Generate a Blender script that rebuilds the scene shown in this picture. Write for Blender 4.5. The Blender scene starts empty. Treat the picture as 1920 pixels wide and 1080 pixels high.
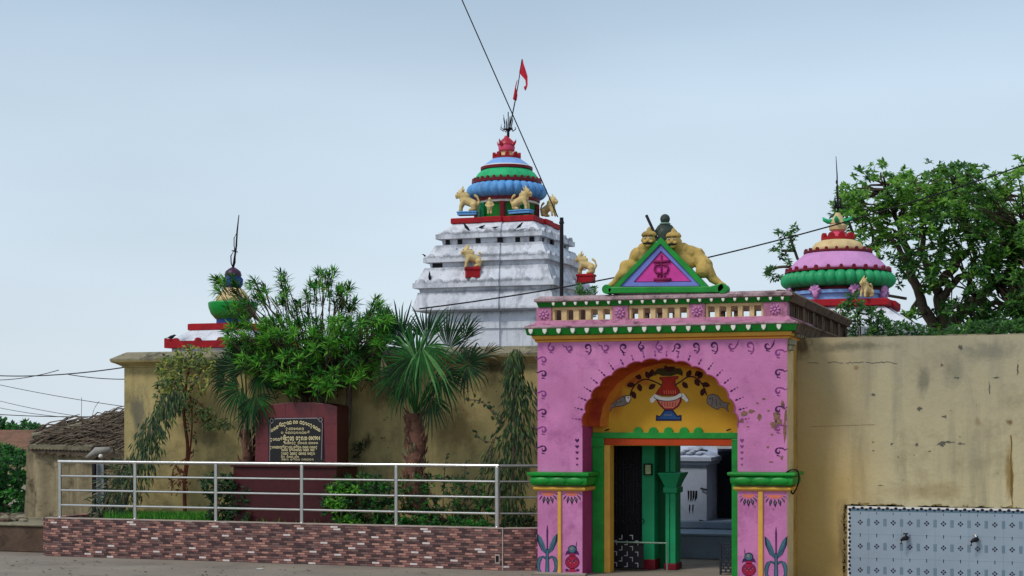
import bpy, bmesh, math, random
from mathutils import Vector, Matrix, noise
R = math.radians
scene = bpy.context.scene
COL = scene.collection

# ------------------------------------------------------------ camera
YAW = 19.0
S, C, F = math.sin(R(YAW)), math.cos(R(YAW)), 3000.0
HZ, EYE = 791.0, 2.3
cam_d = bpy.data.cameras.new('camera'); cam = bpy.data.objects.new('camera', cam_d); COL.objects.link(cam)
cam.location = (0, 0, EYE); cam.rotation_euler = (R(90), 0, R(YAW))
cam_d.sensor_width = 36; cam_d.lens = F/1920*36; cam_d.shift_y = (HZ-540)/1920
cam_d.clip_start = 0.1; cam_d.clip_end = 3000
scene.camera = cam
# ------------------------------------------------------------ sky and sun
SUN_EL, SUN_AZ = 50.0, 212.0          # azimuth clockwise from +Y: light comes from the left and a little in front
w = bpy.data.worlds.new('World'); scene.world = w; w.use_nodes = True
nt = w.node_tree; nt.nodes.clear()
N = nt.nodes.new; L = nt.links.new
sky = N('ShaderNodeTexSky'); sky.sky_type = 'NISHITA'; sky.sun_disc = False
sky.sun_elevation = R(SUN_EL); sky.sun_rotation = R(SUN_AZ); sky.air_density = 1.0; sky.dust_density = 2.5; sky.ozone_density = 1.5
tc = N('ShaderNodeTexCoord')
mp = N('ShaderNodeMapping'); mp.inputs['Scale'].default_value = (1.0, 1.0, 3.2); L(tc.outputs['Generated'], mp.inputs['Vector'])
nz = N('ShaderNodeTexNoise'); nz.inputs['Scale'].default_value = 2.2; nz.inputs['Detail'].default_value = 4; nz.inputs['Roughness'].default_value = .45
L(mp.outputs['Vector'], nz.inputs['Vector'])
sep = N('ShaderNodeSeparateXYZ'); L(tc.outputs['Generated'], sep.inputs[0])
grad = N('ShaderNodeValToRGB'); L(sep.outputs['Z'], grad.inputs[0])
e = grad.color_ramp.elements
e[0].position = 0.0; e[0].color = (.66, .745, .81, 1)
e[1].position = .6; e[1].color = (.42, .52, .62, 1)
e2 = e.new(.12); e2.color = (.585, .70, .80, 1)
e3 = e.new(.2); e3.color = (.535, .66, .775, 1)
e4 = e.new(.265); e4.color = (.41, .535, .67, 1)
cl = N('ShaderNodeMapRange'); L(nz.outputs['Fac'], cl.inputs[0])
cl.inputs[1].default_value = .35; cl.inputs[2].default_value = .7; cl.inputs[3].default_value = .91; cl.inputs[4].default_value = 1.07
mulc = N('ShaderNodeMix'); mulc.data_type = 'RGBA'; mulc.blend_type = 'MULTIPLY'; mulc.inputs[0].default_value = 1
L(grad.outputs[0], mulc.inputs[6]); L(cl.outputs[0], mulc.inputs[7])
sc_ = N('ShaderNodeVectorMath'); sc_.operation = 'SCALE'; L(mulc.outputs[2], sc_.inputs[0]); sc_.inputs['Scale'].default_value = 10.0
mixc = N('ShaderNodeMix'); mixc.data_type = 'RGBA'; mixc.inputs[0].default_value = .9
L(sky.outputs[0], mixc.inputs[6]); L(sc_.outputs[0], mixc.inputs[7])
bg = N('ShaderNodeBackground'); bg.inputs['Strength'].default_value = .1; L(mixc.outputs[2], bg.inputs[0])
out = N('ShaderNodeOutputWorld'); L(bg.outputs[0], out.inputs[0])
sd = bpy.data.lights.new('sun', 'SUN'); sd.energy = 1.5; sd.angle = R(12); sd.color = (1.0, .95, .87)
so = bpy.data.objects.new('sun', sd); COL.objects.link(so)
az = R(SUN_AZ)
sunv = Vector((math.sin(az)*math.cos(R(SUN_EL)), math.cos(az)*math.cos(R(SUN_EL)), math.sin(R(SUN_EL))))
so.rotation_euler = sunv.to_track_quat('Z', 'Y').to_euler(); so.location = sunv*50
scene.view_settings.view_transform = 'Standard'; scene.view_settings.look = 'None'
scene.view_settings.exposure = 0.2; scene.view_settings.gamma = 1.0

# ------------------------------------------------------------ helpers: picture position on a plane parallel to the facade
def P(u, v, Y):
    x = (u-960)/F; z = Y/(C+x*S)
    return Vector((z*(x*C-S), Y, EYE+(HZ-v)/F*z))
def PX(u, Y): return P(u, 0, Y).x
def PZ(u, v, Y): return P(u, v, Y).z
def MPP(u, Y): return Y/(C+(u-960)/F*S)/F      # metres per picture pixel

# ------------------------------------------------------------ materials
def srgb(r, g, b):
    f = lambda c: (c/255/12.92) if c/255 <= .04045 else ((c/255+.055)/1.055)**2.4
    return (f(r), f(g), f(b))
MATS = {}
def mat(name, col, rough=.8, var=.18, scale=2.5, bump=.25, bscale=30, stain=None, stain_amt=.5, stain_scale=1.5,
        streak=None, streak_amt=.5, metal=0.0, spec=.3, speck=None, speck_amt=.04, translucent=0.0):
    if name in MATS: return MATS[name]
    m = bpy.data.materials.new(name); MATS[name] = m; m.use_nodes = True
    nt = m.node_tree; nt.nodes.clear(); N = nt.nodes.new; L = nt.links.new
    out = N('ShaderNodeOutputMaterial'); b = N('ShaderNodeBsdfPrincipled'); L(b.outputs[0], out.inputs[0])
    geo = N('ShaderNodeNewGeometry')
    def noise_(sc, det=5, vec=None, rough_=.6):
        n = N('ShaderNodeTexNoise'); n.inputs['Scale'].default_value = sc; n.inputs['Detail'].default_value = det
        n.inputs['Roughness'].default_value = rough_
        L(vec or geo.outputs['Position'], n.inputs['Vector']); return n.outputs['Fac']
    def rng(src, a, b_, c, d):
        r = N('ShaderNodeMapRange'); L(src, r.inputs[0])
        for i, x in enumerate((a, b_, c, d)): r.inputs[i+1].default_value = x
        return r.outputs[0]
    def mix(a, b_, fac, blend='MIX'):
        x = N('ShaderNodeMix'); x.data_type = 'RGBA'; x.blend_type = blend
        if isinstance(fac, (int, float)): x.inputs[0].default_value = fac
        else: L(fac, x.inputs[0])
        for s_, v_ in ((6, a), (7, b_)):
            if isinstance(v_, tuple): x.inputs[s_].default_value = (*v_[:3], 1)
            else: L(v_, x.inputs[s_])
        return x.outputs[2]
    n1 = noise_(scale)
    lo = tuple(c*(1-var) for c in col); hi = tuple(min(1, c*(1+var)) for c in col)
    c = mix(lo, hi, rng(n1, .3, .7, 0, 1))
    if streak:
        mp = N('ShaderNodeMapping'); mp.inputs['Scale'].default_value = (1, 1, .12); L(geo.outputs['Position'], mp.inputs['Vector'])
        s1 = noise_(3.5, 6, mp.outputs['Vector'], .65)
        c = mix(c, streak, rng(s1, .5, .72, 0, streak_amt))
    if stain:
        s2 = noise_(stain_scale, 8, None, .7)
        c = mix(c, stain, rng(s2, .52, .66, 0, stain_amt))
    if speck:
        s3 = noise_(stain_scale*9, 4, None, .6)
        c = mix(c, speck, rng(s3, .66-speck_amt, .72-speck_amt, 0, .85))
    L(c, b.inputs['Base Color'])
    b.inputs['Roughness'].default_value = rough; b.inputs['Metallic'].default_value = metal
    b.inputs['Specular IOR Level'].default_value = spec
    if bump:
        bn = noise_(bscale, 6); bp = N('ShaderNodeBump'); bp.inputs['Strength'].default_value = bump; bp.inputs['Distance'].default_value = .02
        L(bn, bp.inputs['Height']); L(bp.outputs[0], b.inputs['Normal'])
    if translucent:
        tr = N('ShaderNodeBsdfTranslucent'); L(c, tr.inputs[0]); ms = N('ShaderNodeMixShader'); ms.inputs[0].default_value = translucent
        L(b.outputs[0], ms.inputs[1]); L(tr.outputs[0], ms.inputs[2]); L(ms.outputs[0], out.inputs[0])
    return m
dark = srgb(40, 34, 28)
pink = mat('pink_limewash', srgb(202, 124, 174), .85, .13, 2.2, .3, 24, stain=srgb(156, 80, 134), stain_amt=.6, stain_scale=1.8, streak=srgb(216, 150, 190), streak_amt=.35)
deep_pink = mat('deep_pink_paint', srgb(166, 56, 110), .8, .12)
pink_worn = mat('worn_pink_plaster', srgb(190, 125, 155), .9, .2, 4, .5, 20, stain=srgb(74, 50, 52), stain_amt=.9, stain_scale=4, streak=srgb(110, 70, 84), streak_amt=.8)
ledge_worn = mat('worn_ledge_plaster', srgb(168, 142, 146), .9, .3, 5, .8, 20, stain=srgb(78, 56, 56), stain_amt=.9, stain_scale=4.4, speck=srgb(60, 44, 44), speck_amt=.06)
green = mat('green_gloss_paint', srgb(8, 140, 42), .45, .2, 4, .15, 12, spec=.45, stain=srgb(6, 92, 30), stain_amt=.5, stain_scale=3)
dkgreen = mat('dark_green_paint', srgb(6, 112, 26), .5, .15, 4, .1, stain=srgb(8, 64, 20), stain_amt=.5, stain_scale=4)
teal = mat('sea_green_paint', srgb(26, 150, 98), .55, .12, 3, .1)
teal_dark = mat('recess_dark_green', srgb(8, 92, 52), .55, .12, 3, .1)  # darker green than the pillars, for the recess panel
yellow = mat('yellow_ochre_paint', srgb(204, 152, 40), .75, .12, 1.6, .15, 16, stain=srgb(170, 118, 30), stain_amt=.3, stain_scale=1.5)
yellow_trim = mat('yellow_trim_paint', srgb(218, 166, 70), .7, .12, 4, .2)
orange = mat('orange_soffit_paint', srgb(186, 74, 22), .75, .25, 1.6, .2, stain=srgb(146, 30, 20), stain_amt=.8, stain_scale=1.1)
orange_red = mat('orange_red_lintel_paint', srgb(176, 62, 18), .7, .1, 3, .1)
red = mat('crimson_paint', srgb(164, 16, 30), .7, .2, 6, .3, stain=srgb(96, 14, 24), stain_amt=.7, stain_scale=4)
maroon = mat('maroon_paint', srgb(112, 12, 30), .55, .2, 4, .15)
white = mat('whitewash', srgb(216, 218, 226), .85, .07, 3, .6, 9, stain=srgb(160, 163, 174), stain_amt=.5, stain_scale=2.2, streak=srgb(104, 106, 114), streak_amt=.75, speck=srgb(70, 72, 78), speck_amt=.015)
white_trim = mat('white_painted_trim', srgb(232, 226, 216), .8, .06, 3, .2)
blue = mat('sky_blue_paint', srgb(96, 156, 214), .7, .16, 5, .3, stain=srgb(52, 96, 150), stain_amt=.6, stain_scale=3, streak=srgb(150, 190, 224), streak_amt=.6)
blue_pale = mat('pale_blue_paint', srgb(130, 172, 228), .6, .1, 5, .1)
blue_dark = mat('navy_paint', srgb(26, 62, 128), .6, .15, 5, .1)
dome_green = mat('mint_green_paint', srgb(46, 180, 116), .7, .12, 5, .3, stain=srgb(24, 130, 82), stain_amt=.55, stain_scale=3)
cream = mat('cream_paint', srgb(216, 188, 138), .8, .12, 5, .3, stain=srgb(170, 142, 104), stain_amt=.6, stain_scale=3)
gold = mat('ochre_statue_paint', srgb(214, 186, 128), .65, .14, 9, .3, 40, stain=srgb(146, 116, 64), stain_amt=.5, stain_scale=5)
gold_deep = mat('deep_ochre_statue_paint', srgb(192, 160, 88), .75, .2, 5, .3, 30, stain=srgb(112, 98, 62), stain_amt=.8, stain_scale=4)
kpink = mat('rose_paint', srgb(214, 74, 106), .55, .1, 6, .1)
lilac = mat('lilac_paint', srgb(208, 146, 198), .75, .1, 4, .3, stain=srgb(166, 110, 164), stain_amt=.5, stain_scale=2.5, streak=srgb(176, 120, 170), streak_amt=.35)
pot_purple = mat('aubergine_paint', srgb(70, 34, 66), .4, .2, 5, .1)
stone_dark = mat('black_soot_stone', srgb(62, 72, 66), .8, .3, 6, .4, stain=srgb(128, 148, 134), stain_amt=.9, stain_scale=5)
black = mat('black_paint', srgb(18, 16, 22), .6, .2, 6, .1)
iron = mat('dark_iron', srgb(36, 32, 38), .55, .3, 12, .2, metal=.4)
wall_l = mat('khaki_wall_plaster', srgb(182, 164, 112), .92, .12, 1.2, .45, 18, stain=srgb(118, 106, 74), stain_amt=.75, stain_scale=1.3, streak=srgb(96, 90, 66), streak_amt=.45, speck=srgb(44, 40, 30), speck_amt=.0)
concrete_cap = mat('grey_concrete_cap', srgb(138, 130, 108), .92, .2, 4, .6, 20, stain=srgb(66, 60, 48), stain_amt=.8, stain_scale=3)
brown_worn = mat('soot_brown_plaster', srgb(104, 84, 66), .92, .3, 5, .7, 16, stain=srgb(36, 26, 20), stain_amt=.9, stain_scale=3, streak=srgb(40, 30, 24), streak_amt=.7)
steel = mat('brushed_steel', (.62, .61, .58), .28, .08, 10, .05, metal=.9, spec=.5)
granite = mat('red_granite_tile', srgb(104, 36, 42), .35, .18, 14, .05, 60, spec=.5)
granite_dk = mat('dark_red_granite', srgb(70, 16, 22), .4, .2, 14, .05, 60, spec=.4)
soil = mat('planter_soil', srgb(70, 58, 44), .95, .3, 6, .8, 20)
bark = mat('grey_brown_bark', srgb(92, 80, 66), .95, .3, 6, .9, 25)
bark_red = mat('reddish_bark', srgb(104, 54, 40), .95, .3, 6, .7, 25)
palm_bark = mat('fibrous_palm_bark', srgb(112, 78, 64), .95, .35, 8, .9, 25, stain=srgb(60, 40, 34), stain_amt=.8, stain_scale=7)
peel = mat('bare_brown_plaster', srgb(134, 100, 84), .95, .2, 12, .6, 30, stain=srgb(92, 64, 54), stain_amt=.7, stain_scale=8)
ink = mat('purple_black_paint', srgb(74, 26, 84), .75, .3, 20, .0)
ink_faint = mat('faded_purple_paint', srgb(132, 62, 126), .8, .2, 20, .0)
teal_ink = mat('grey_blue_mural_paint', srgb(66, 106, 122), .75, .2, 10, .0)
navy_ink = mat('navy_mural_outline', srgb(30, 30, 66), .75, .2, 10, .0)
crim_ink = mat('crimson_mural_paint', srgb(156, 26, 62), .75, .2, 10, .0)
salmon = mat('salmon_mural_paint', srgb(222, 120, 96), .75, .1, 10, .0)
fish_grey = mat('grey_mural_paint', srgb(132, 122, 112), .75, .15, 30, .0)
brick_red = mat('brick_red_mural_paint', srgb(168, 40, 22), .75, .2, 8, .0)
leaf_ink = mat('dark_leaf_mural_paint', srgb(62, 14, 12), .75, .2, 20, .0)
olive_ink = mat('olive_mural_paint', srgb(62, 54, 18), .75, .25, 20, .0)
dark_wood = mat('weathered_thatch', srgb(92, 80, 68), .95, .35, 7, .8, 22, stain=srgb(44, 36, 32), stain_amt=.9, stain_scale=5)
twig = mat('dry_twig', srgb(112, 98, 84), .95, .3, 10, .3)
shed_wall = mat('mossy_concrete_shed', srgb(150, 136, 108), .95, .2, 3.5, .7, 14, stain=srgb(52, 44, 36), stain_amt=.9, stain_scale=2.2, streak=srgb(48, 42, 36), streak_amt=.75)
ledge_m = mat('brown_mud_ledge', srgb(92, 74, 62), .95, .3, 3, .8, 14, stain=srgb(40, 30, 26), stain_amt=.7, stain_scale=1.6)
tilebg = mat('blue_grey_glazed_tile', srgb(150, 164, 178), .35, .06, 2, .03, 10, spec=.45)
tile_bar = mat('grey_green_tile_print', srgb(92, 118, 132), .4, .1, 20, 0)
tile_ink = mat('indigo_tile_print', srgb(30, 24, 56), .4, .2, 20, 0)
door_dark = mat('dark_grille_paint', srgb(20, 18, 22), .7, .4, 8, .2)
shade_grey = mat('blue_grey_limewash', srgb(186, 196, 216), .9, .1, 2, .3, 14, stain=srgb(112, 122, 146), stain_amt=.5)
plinth_m = mat('blue_grey_cement', srgb(140, 158, 178), .9, .12, 3, .4, 14, stain=srgb(104, 120, 140), stain_amt=.6, streak=srgb(104, 116, 132), streak_amt=.4)
letter = mat('gilt_lettering', srgb(236, 220, 168), .5, .1, 20, 0)
flag_red = mat('faded_red_cloth', srgb(206, 44, 62), .9, .2, 5, .2, translucent=.3)
crow_m = mat('black_feather', srgb(22, 24, 30), .7, .3, 20, .1)
G = lambda n, c, t=.25: mat(n, c, .55, .3, 9, 0, spec=.35, translucent=t)
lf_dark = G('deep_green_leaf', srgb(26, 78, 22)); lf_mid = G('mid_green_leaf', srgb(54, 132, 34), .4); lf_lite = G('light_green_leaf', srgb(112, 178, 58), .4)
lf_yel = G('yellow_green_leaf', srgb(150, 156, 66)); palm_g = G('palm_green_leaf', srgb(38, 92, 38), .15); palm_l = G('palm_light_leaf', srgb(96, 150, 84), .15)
palm_d = G('palm_dark_leaf', srgb(28, 58, 30), .12); lf_dry = G('dry_palm_leaf', srgb(138, 126, 96), .1); lf_brown = G('withered_brown_leaf', srgb(116, 66, 40), .2)
olive = G('olive_leaf', srgb(92, 112, 54)); sedge = G('dark_olive_leaf', srgb(58, 78, 38), .2)
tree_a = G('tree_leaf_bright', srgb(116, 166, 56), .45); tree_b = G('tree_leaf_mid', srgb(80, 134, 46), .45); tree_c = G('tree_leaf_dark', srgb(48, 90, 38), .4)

def wall_right_material():
    m = mat('stained_beige_wall_plaster', srgb(196, 182, 144), .92, .1, 1.0, .4, 14, stain=srgb(146, 132, 104), stain_amt=.6, stain_scale=1.1, streak=srgb(124, 120, 104), streak_amt=.6, speck=srgb(70, 66, 56), speck_amt=-.035)
    # ochre paint wash on the plaster beside the gate: a paint colour with its own place on the wall
    nt = m.node_tree; b = [n for n in nt.nodes if n.type == 'BSDF_PRINCIPLED'][0]; src = b.inputs['Base Color'].links[0].from_socket
    g = nt.nodes.new('ShaderNodeNewGeometry'); s = nt.nodes.new('ShaderNodeSeparateXYZ'); nt.links.new(g.outputs['Position'], s.inputs[0])
    n = nt.nodes.new('ShaderNodeTexNoise'); n.inputs['Scale'].default_value = 1.3; nt.links.new(g.outputs['Position'], n.inputs['Vector'])
    a = nt.nodes.new('ShaderNodeMath'); a.operation = 'MULTIPLY_ADD'; nt.links.new(n.outputs['Fac'], a.inputs[0]); a.inputs[1].default_value = .7; nt.links.new(s.outputs['X'], a.inputs[2])
    z = nt.nodes.new('ShaderNodeMath'); z.operation = 'MULTIPLY_ADD'; nt.links.new(s.outputs['Z'], z.inputs[0]); z.inputs[1].default_value = .12; nt.links.new(a.outputs[0], z.inputs[2])
    r = nt.nodes.new('ShaderNodeMapRange'); nt.links.new(z.outputs[0], r.inputs[0])
    for i, v in enumerate((-3.0, -1.75, .88, 0)): r.inputs[i+1].default_value = v
    r.interpolation_type = 'SMOOTHSTEP'
    x = nt.nodes.new('ShaderNodeMix'); x.data_type = 'RGBA'; nt.links.new(r.outputs[0], x.inputs[0]); nt.links.new(src, x.inputs[6]); x.inputs[7].default_value = (*srgb(190, 154, 86), 1)
    # greyer lime bloom along the upper metre
    r2 = nt.nodes.new('ShaderNodeMapRange'); nt.links.new(s.outputs['Z'], r2.inputs[0])
    for i, v in enumerate((1.4, 3.4, 0, .55)): r2.inputs[i+1].default_value = v
    x2 = nt.nodes.new('ShaderNodeMix'); x2.data_type = 'RGBA'; nt.links.new(r2.outputs[0], x2.inputs[0]); nt.links.new(x.outputs[2], x2.inputs[6]); x2.inputs[7].default_value = (*srgb(160, 154, 134), 1)
    nt.links.new(x2.outputs[2], b.inputs['Base Color'])
    return m
def local_stains(m, spots):
    # marks with a place of their own on a wall: (x, z, rx, rz, colour, amount, noise scale)
    nt = m.node_tree; b = [n for n in nt.nodes if n.type == 'BSDF_PRINCIPLED'][0]; src = b.inputs['Base Color'].links[0].from_socket
    g = nt.nodes.new('ShaderNodeNewGeometry'); N = nt.nodes.new; L = nt.links.new
    for x, z, rx, rz, col, amt, ns in spots:
        v = N('ShaderNodeVectorMath'); v.operation = 'SUBTRACT'; L(g.outputs['Position'], v.inputs[0]); v.inputs[1].default_value = (x, 0, z)
        w_ = N('ShaderNodeVectorMath'); w_.operation = 'MULTIPLY'; L(v.outputs[0], w_.inputs[0]); w_.inputs[1].default_value = (1/rx, 0, 1/rz)
        l = N('ShaderNodeVectorMath'); l.operation = 'LENGTH'; L(w_.outputs[0], l.inputs[0])
        mp = N('ShaderNodeMapping'); mp.inputs['Scale'].default_value = (1, 1, .35 if rz > rx else 1); L(g.outputs['Position'], mp.inputs['Vector'])
        n = N('ShaderNodeTexNoise'); n.inputs['Scale'].default_value = ns; n.inputs['Detail'].default_value = 8; n.inputs['Roughness'].default_value = .7; L(mp.outputs[0], n.inputs['Vector'])
        a = N('ShaderNodeMath'); a.operation = 'MULTIPLY_ADD'; L(n.outputs['Fac'], a.inputs[0]); a.inputs[1].default_value = 2.2
        s = N('ShaderNodeMath'); s.operation = 'SUBTRACT'; s.inputs[0].default_value = -.1; L(l.outputs['Value'], s.inputs[1]); L(s.outputs[0], a.inputs[2])
        r = N('ShaderNodeMapRange'); L(a.outputs[0], r.inputs[0]); r.inputs[1].default_value = .15; r.inputs[2].default_value = .75; r.inputs[4].default_value = amt
        q = N('ShaderNodeMix'); q.data_type = 'RGBA'; L(r.outputs[0], q.inputs[0]); L(src, q.inputs[6]); q.inputs[7].default_value = (*col, 1); src = q.outputs[2]
    L(src, b.inputs['Base Color'])
wall_r = wall_right_material()
def wp(u, v, Y): p = P(u, v, Y); return p.x, p.z
k_ = 23.9/1.02/3000
local_stains(wall_r, [(*wp(1500, 650, 23.9), 30*k_, 34*k_, srgb(70, 50, 30), .8, 9), (*wp(1590, 650, 23.9), 110*k_, 14*k_, srgb(104, 100, 82), .7, 4), (*wp(1730, 715, 23.9), 16*k_, 44*k_, srgb(100, 98, 86), .6, 6), (*wp(1790, 700, 23.9), 26*k_, 40*k_, srgb(112, 110, 98), .5, 5),
   (*wp(1850, 660, 23.9), 90*k_, 26*k_, srgb(118, 116, 104), .6, 4), (*wp(1892, 880, 23.9), 9*k_, 74*k_, srgb(138, 112, 58), .8, 12), (*wp(1897, 890, 23.9), 4.5*k_, 62*k_, srgb(108, 84, 40), .9, 14), (*wp(1893, 792, 23.9), 10*k_, 8*k_, srgb(112, 92, 56), .9, 12),
   (*wp(1605, 690, 23.9), 8*k_, 7*k_, srgb(140, 112, 84), .8, 10), (*wp(1833, 792, 23.9), 9*k_, 12*k_, srgb(140, 118, 88), .6, 10), (*wp(1740, 920, 23.9), 110*k_, 26*k_, srgb(146, 124, 84), .5, 4), (*wp(1580, 1000, 23.9), 16*k_, 80*k_, srgb(110, 92, 60), .6, 6), (*wp(1660, 720, 23.9), 40*k_, 30*k_, srgb(188, 176, 140), .5, 4)])
k_ = 25/.92/3000
local_stains(wall_l, [(*wp(262, 770, 25), 34*k_, 60*k_, srgb(98, 96, 84), .8, 5), (*wp(300, 700, 25), 60*k_, 16*k_, srgb(120, 108, 70), .5, 6), (*wp(390, 820, 25), 50*k_, 26*k_, srgb(108, 100, 72), .7, 6), (*wp(690, 830, 25), 16*k_, 20*k_, srgb(56, 40, 30), .9, 10),
   (*wp(860, 810, 25), 60*k_, 60*k_, srgb(122, 104, 66), .7, 5), (*wp(940, 690, 25), 70*k_, 18*k_, srgb(70, 58, 40), .8, 7), (*wp(720, 740, 25), 60*k_, 40*k_, srgb(128, 104, 64), .7, 5), (*wp(300, 860, 25), 60*k_, 40*k_, srgb(150, 138, 98), .6, 4), (*wp(700, 690, 25), 150*k_, 16*k_, srgb(96, 76, 48), .7, 6)])

def ledgestone():
    m = bpy.data.materials.new('stacked_ledgestone_tile'); m.use_nodes = True; nt = m.node_tree; N = nt.nodes.new; L = nt.links.new
    b = nt.nodes['Principled BSDF']; b.inputs['Roughness'].default_value = .55
    g = N('ShaderNodeNewGeometry'); s = N('ShaderNodeSeparateXYZ'); L(g.outputs['Position'], s.inputs[0])
    def mth(op, a, b_=None, c_=None):
        x = N('ShaderNodeMath'); x.operation = op
        for i, v in enumerate((a, b_, c_)):
            if v is None: continue
            if isinstance(v, (int, float)): x.inputs[i].default_value = v
            else: L(v, x.inputs[i])
        return x.outputs[0]
    zr = mth('DIVIDE', s.outputs['Z'], .037); row = mth('FLOOR', zr); rm = mth('MODULO', row, 8)
    xx = mth('ADD', s.outputs['X'], mth('MULTIPLY', s.outputs['Y'], 1.0))
    xs = mth('ADD', mth('DIVIDE', xx, .13), mth('MULTIPLY', rm, .37)); col = mth('FLOOR', xs); cm = mth('MODULO', mth('ADD', col, 300), 3)
    cv = N('ShaderNodeCombineXYZ'); L(rm, cv.inputs[0]); L(cm, cv.inputs[1])
    lowd = mth('FRACT', mth('ADD', mth('MULTIPLY', mth('ADD', col, 300), .4142), mth('MULTIPLY', row, .2361)))
    cv2 = N('ShaderNodeCombineXYZ'); L(row, cv2.inputs[0]); L(col, cv2.inputs[1])
    wn2 = N('ShaderNodeTexWhiteNoise'); wn2.noise_dimensions = '2D'; L(cv2.outputs[0], wn2.inputs['Vector'])
    r = N('ShaderNodeValToRGB'); L(mth('ADD', mth('MULTIPLY', lowd, .86), mth('MULTIPLY', wn2.outputs['Value'], .14)), r.inputs[0]); r.color_ramp.interpolation = 'CONSTANT'
    el = r.color_ramp.elements; el[0].color = (*srgb(70, 46, 48), 1); el[1].position = .2; el[1].color = (*srgb(120, 82, 78), 1)
    for p, c in ((.4, srgb(92, 62, 60)), (.52, srgb(156, 108, 98)), (.66, srgb(124, 94, 88)), (.78, srgb(184, 134, 118)), (.9, srgb(222, 204, 198))):
        x = el.new(p); x.color = (*c, 1)
    fz = mth('FRACT', zr); fx = mth('FRACT', xs)
    gap = mth('MULTIPLY', mth('GREATER_THAN', fz, .16), mth('GREATER_THAN', fx, .03))
    n = N('ShaderNodeTexNoise'); n.inputs['Scale'].default_value = 30; L(g.outputs['Position'], n.inputs['Vector'])
    vm = N('ShaderNodeMix'); vm.data_type = 'RGBA'; vm.blend_type = 'MULTIPLY'; vm.inputs[0].default_value = 1; L(r.outputs[0], vm.inputs[6])
    nr = N('ShaderNodeMapRange'); L(n.outputs['Fac'], nr.inputs[0]); nr.inputs[3].default_value = .7; nr.inputs[4].default_value = 1.3; L(nr.outputs[0], vm.inputs[7])
    gm = N('ShaderNodeMix'); gm.data_type = 'RGBA'; L(gap, gm.inputs[0]); gm.inputs[6].default_value = (*srgb(44, 30, 30), 1); L(vm.outputs[2], gm.inputs[7])
    L(gm.outputs[2], b.inputs['Base Color'])
    bp = N('ShaderNodeBump'); bp.inputs['Distance'].default_value = .015; bp.inputs['Strength'].default_value = .7
    L(mth('MULTIPLY', gap, mth('ADD', wn2.outputs['Value'], .4)), bp.inputs['Height']); L(bp.outputs[0], b.inputs['Normal'])
    return m
ledge_tile = ledgestone()
ground_m = mat('worn_cement_ground', srgb(138, 128, 116), .92, .14, .9, .5, 10, stain=srgb(104, 96, 88), stain_amt=.6, stain_scale=.7, speck=srgb(60, 54, 48), speck_amt=-.02)

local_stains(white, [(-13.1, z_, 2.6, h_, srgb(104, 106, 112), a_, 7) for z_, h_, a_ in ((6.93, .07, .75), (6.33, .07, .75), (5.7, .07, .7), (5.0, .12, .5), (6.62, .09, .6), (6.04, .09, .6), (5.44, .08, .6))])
k_ = 23.56/.976/3000
local_stains(yellow, [(*wp(1150, 745, 23.56), 34*k_, 46*k_, srgb(178, 84, 26), .75, 3), (*wp(1185, 706, 23.56), 46*k_, 26*k_, srgb(170, 70, 22), .8, 3), (*wp(1250, 686, 23.56), 60*k_, 18*k_, srgb(176, 82, 26), .8, 3), (*wp(1320, 706, 23.56), 40*k_, 16*k_, srgb(184, 110, 32), .6, 3), (*wp(1125, 800, 23.56), 16*k_, 24*k_, srgb(186, 96, 28), .6, 3)])
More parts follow.
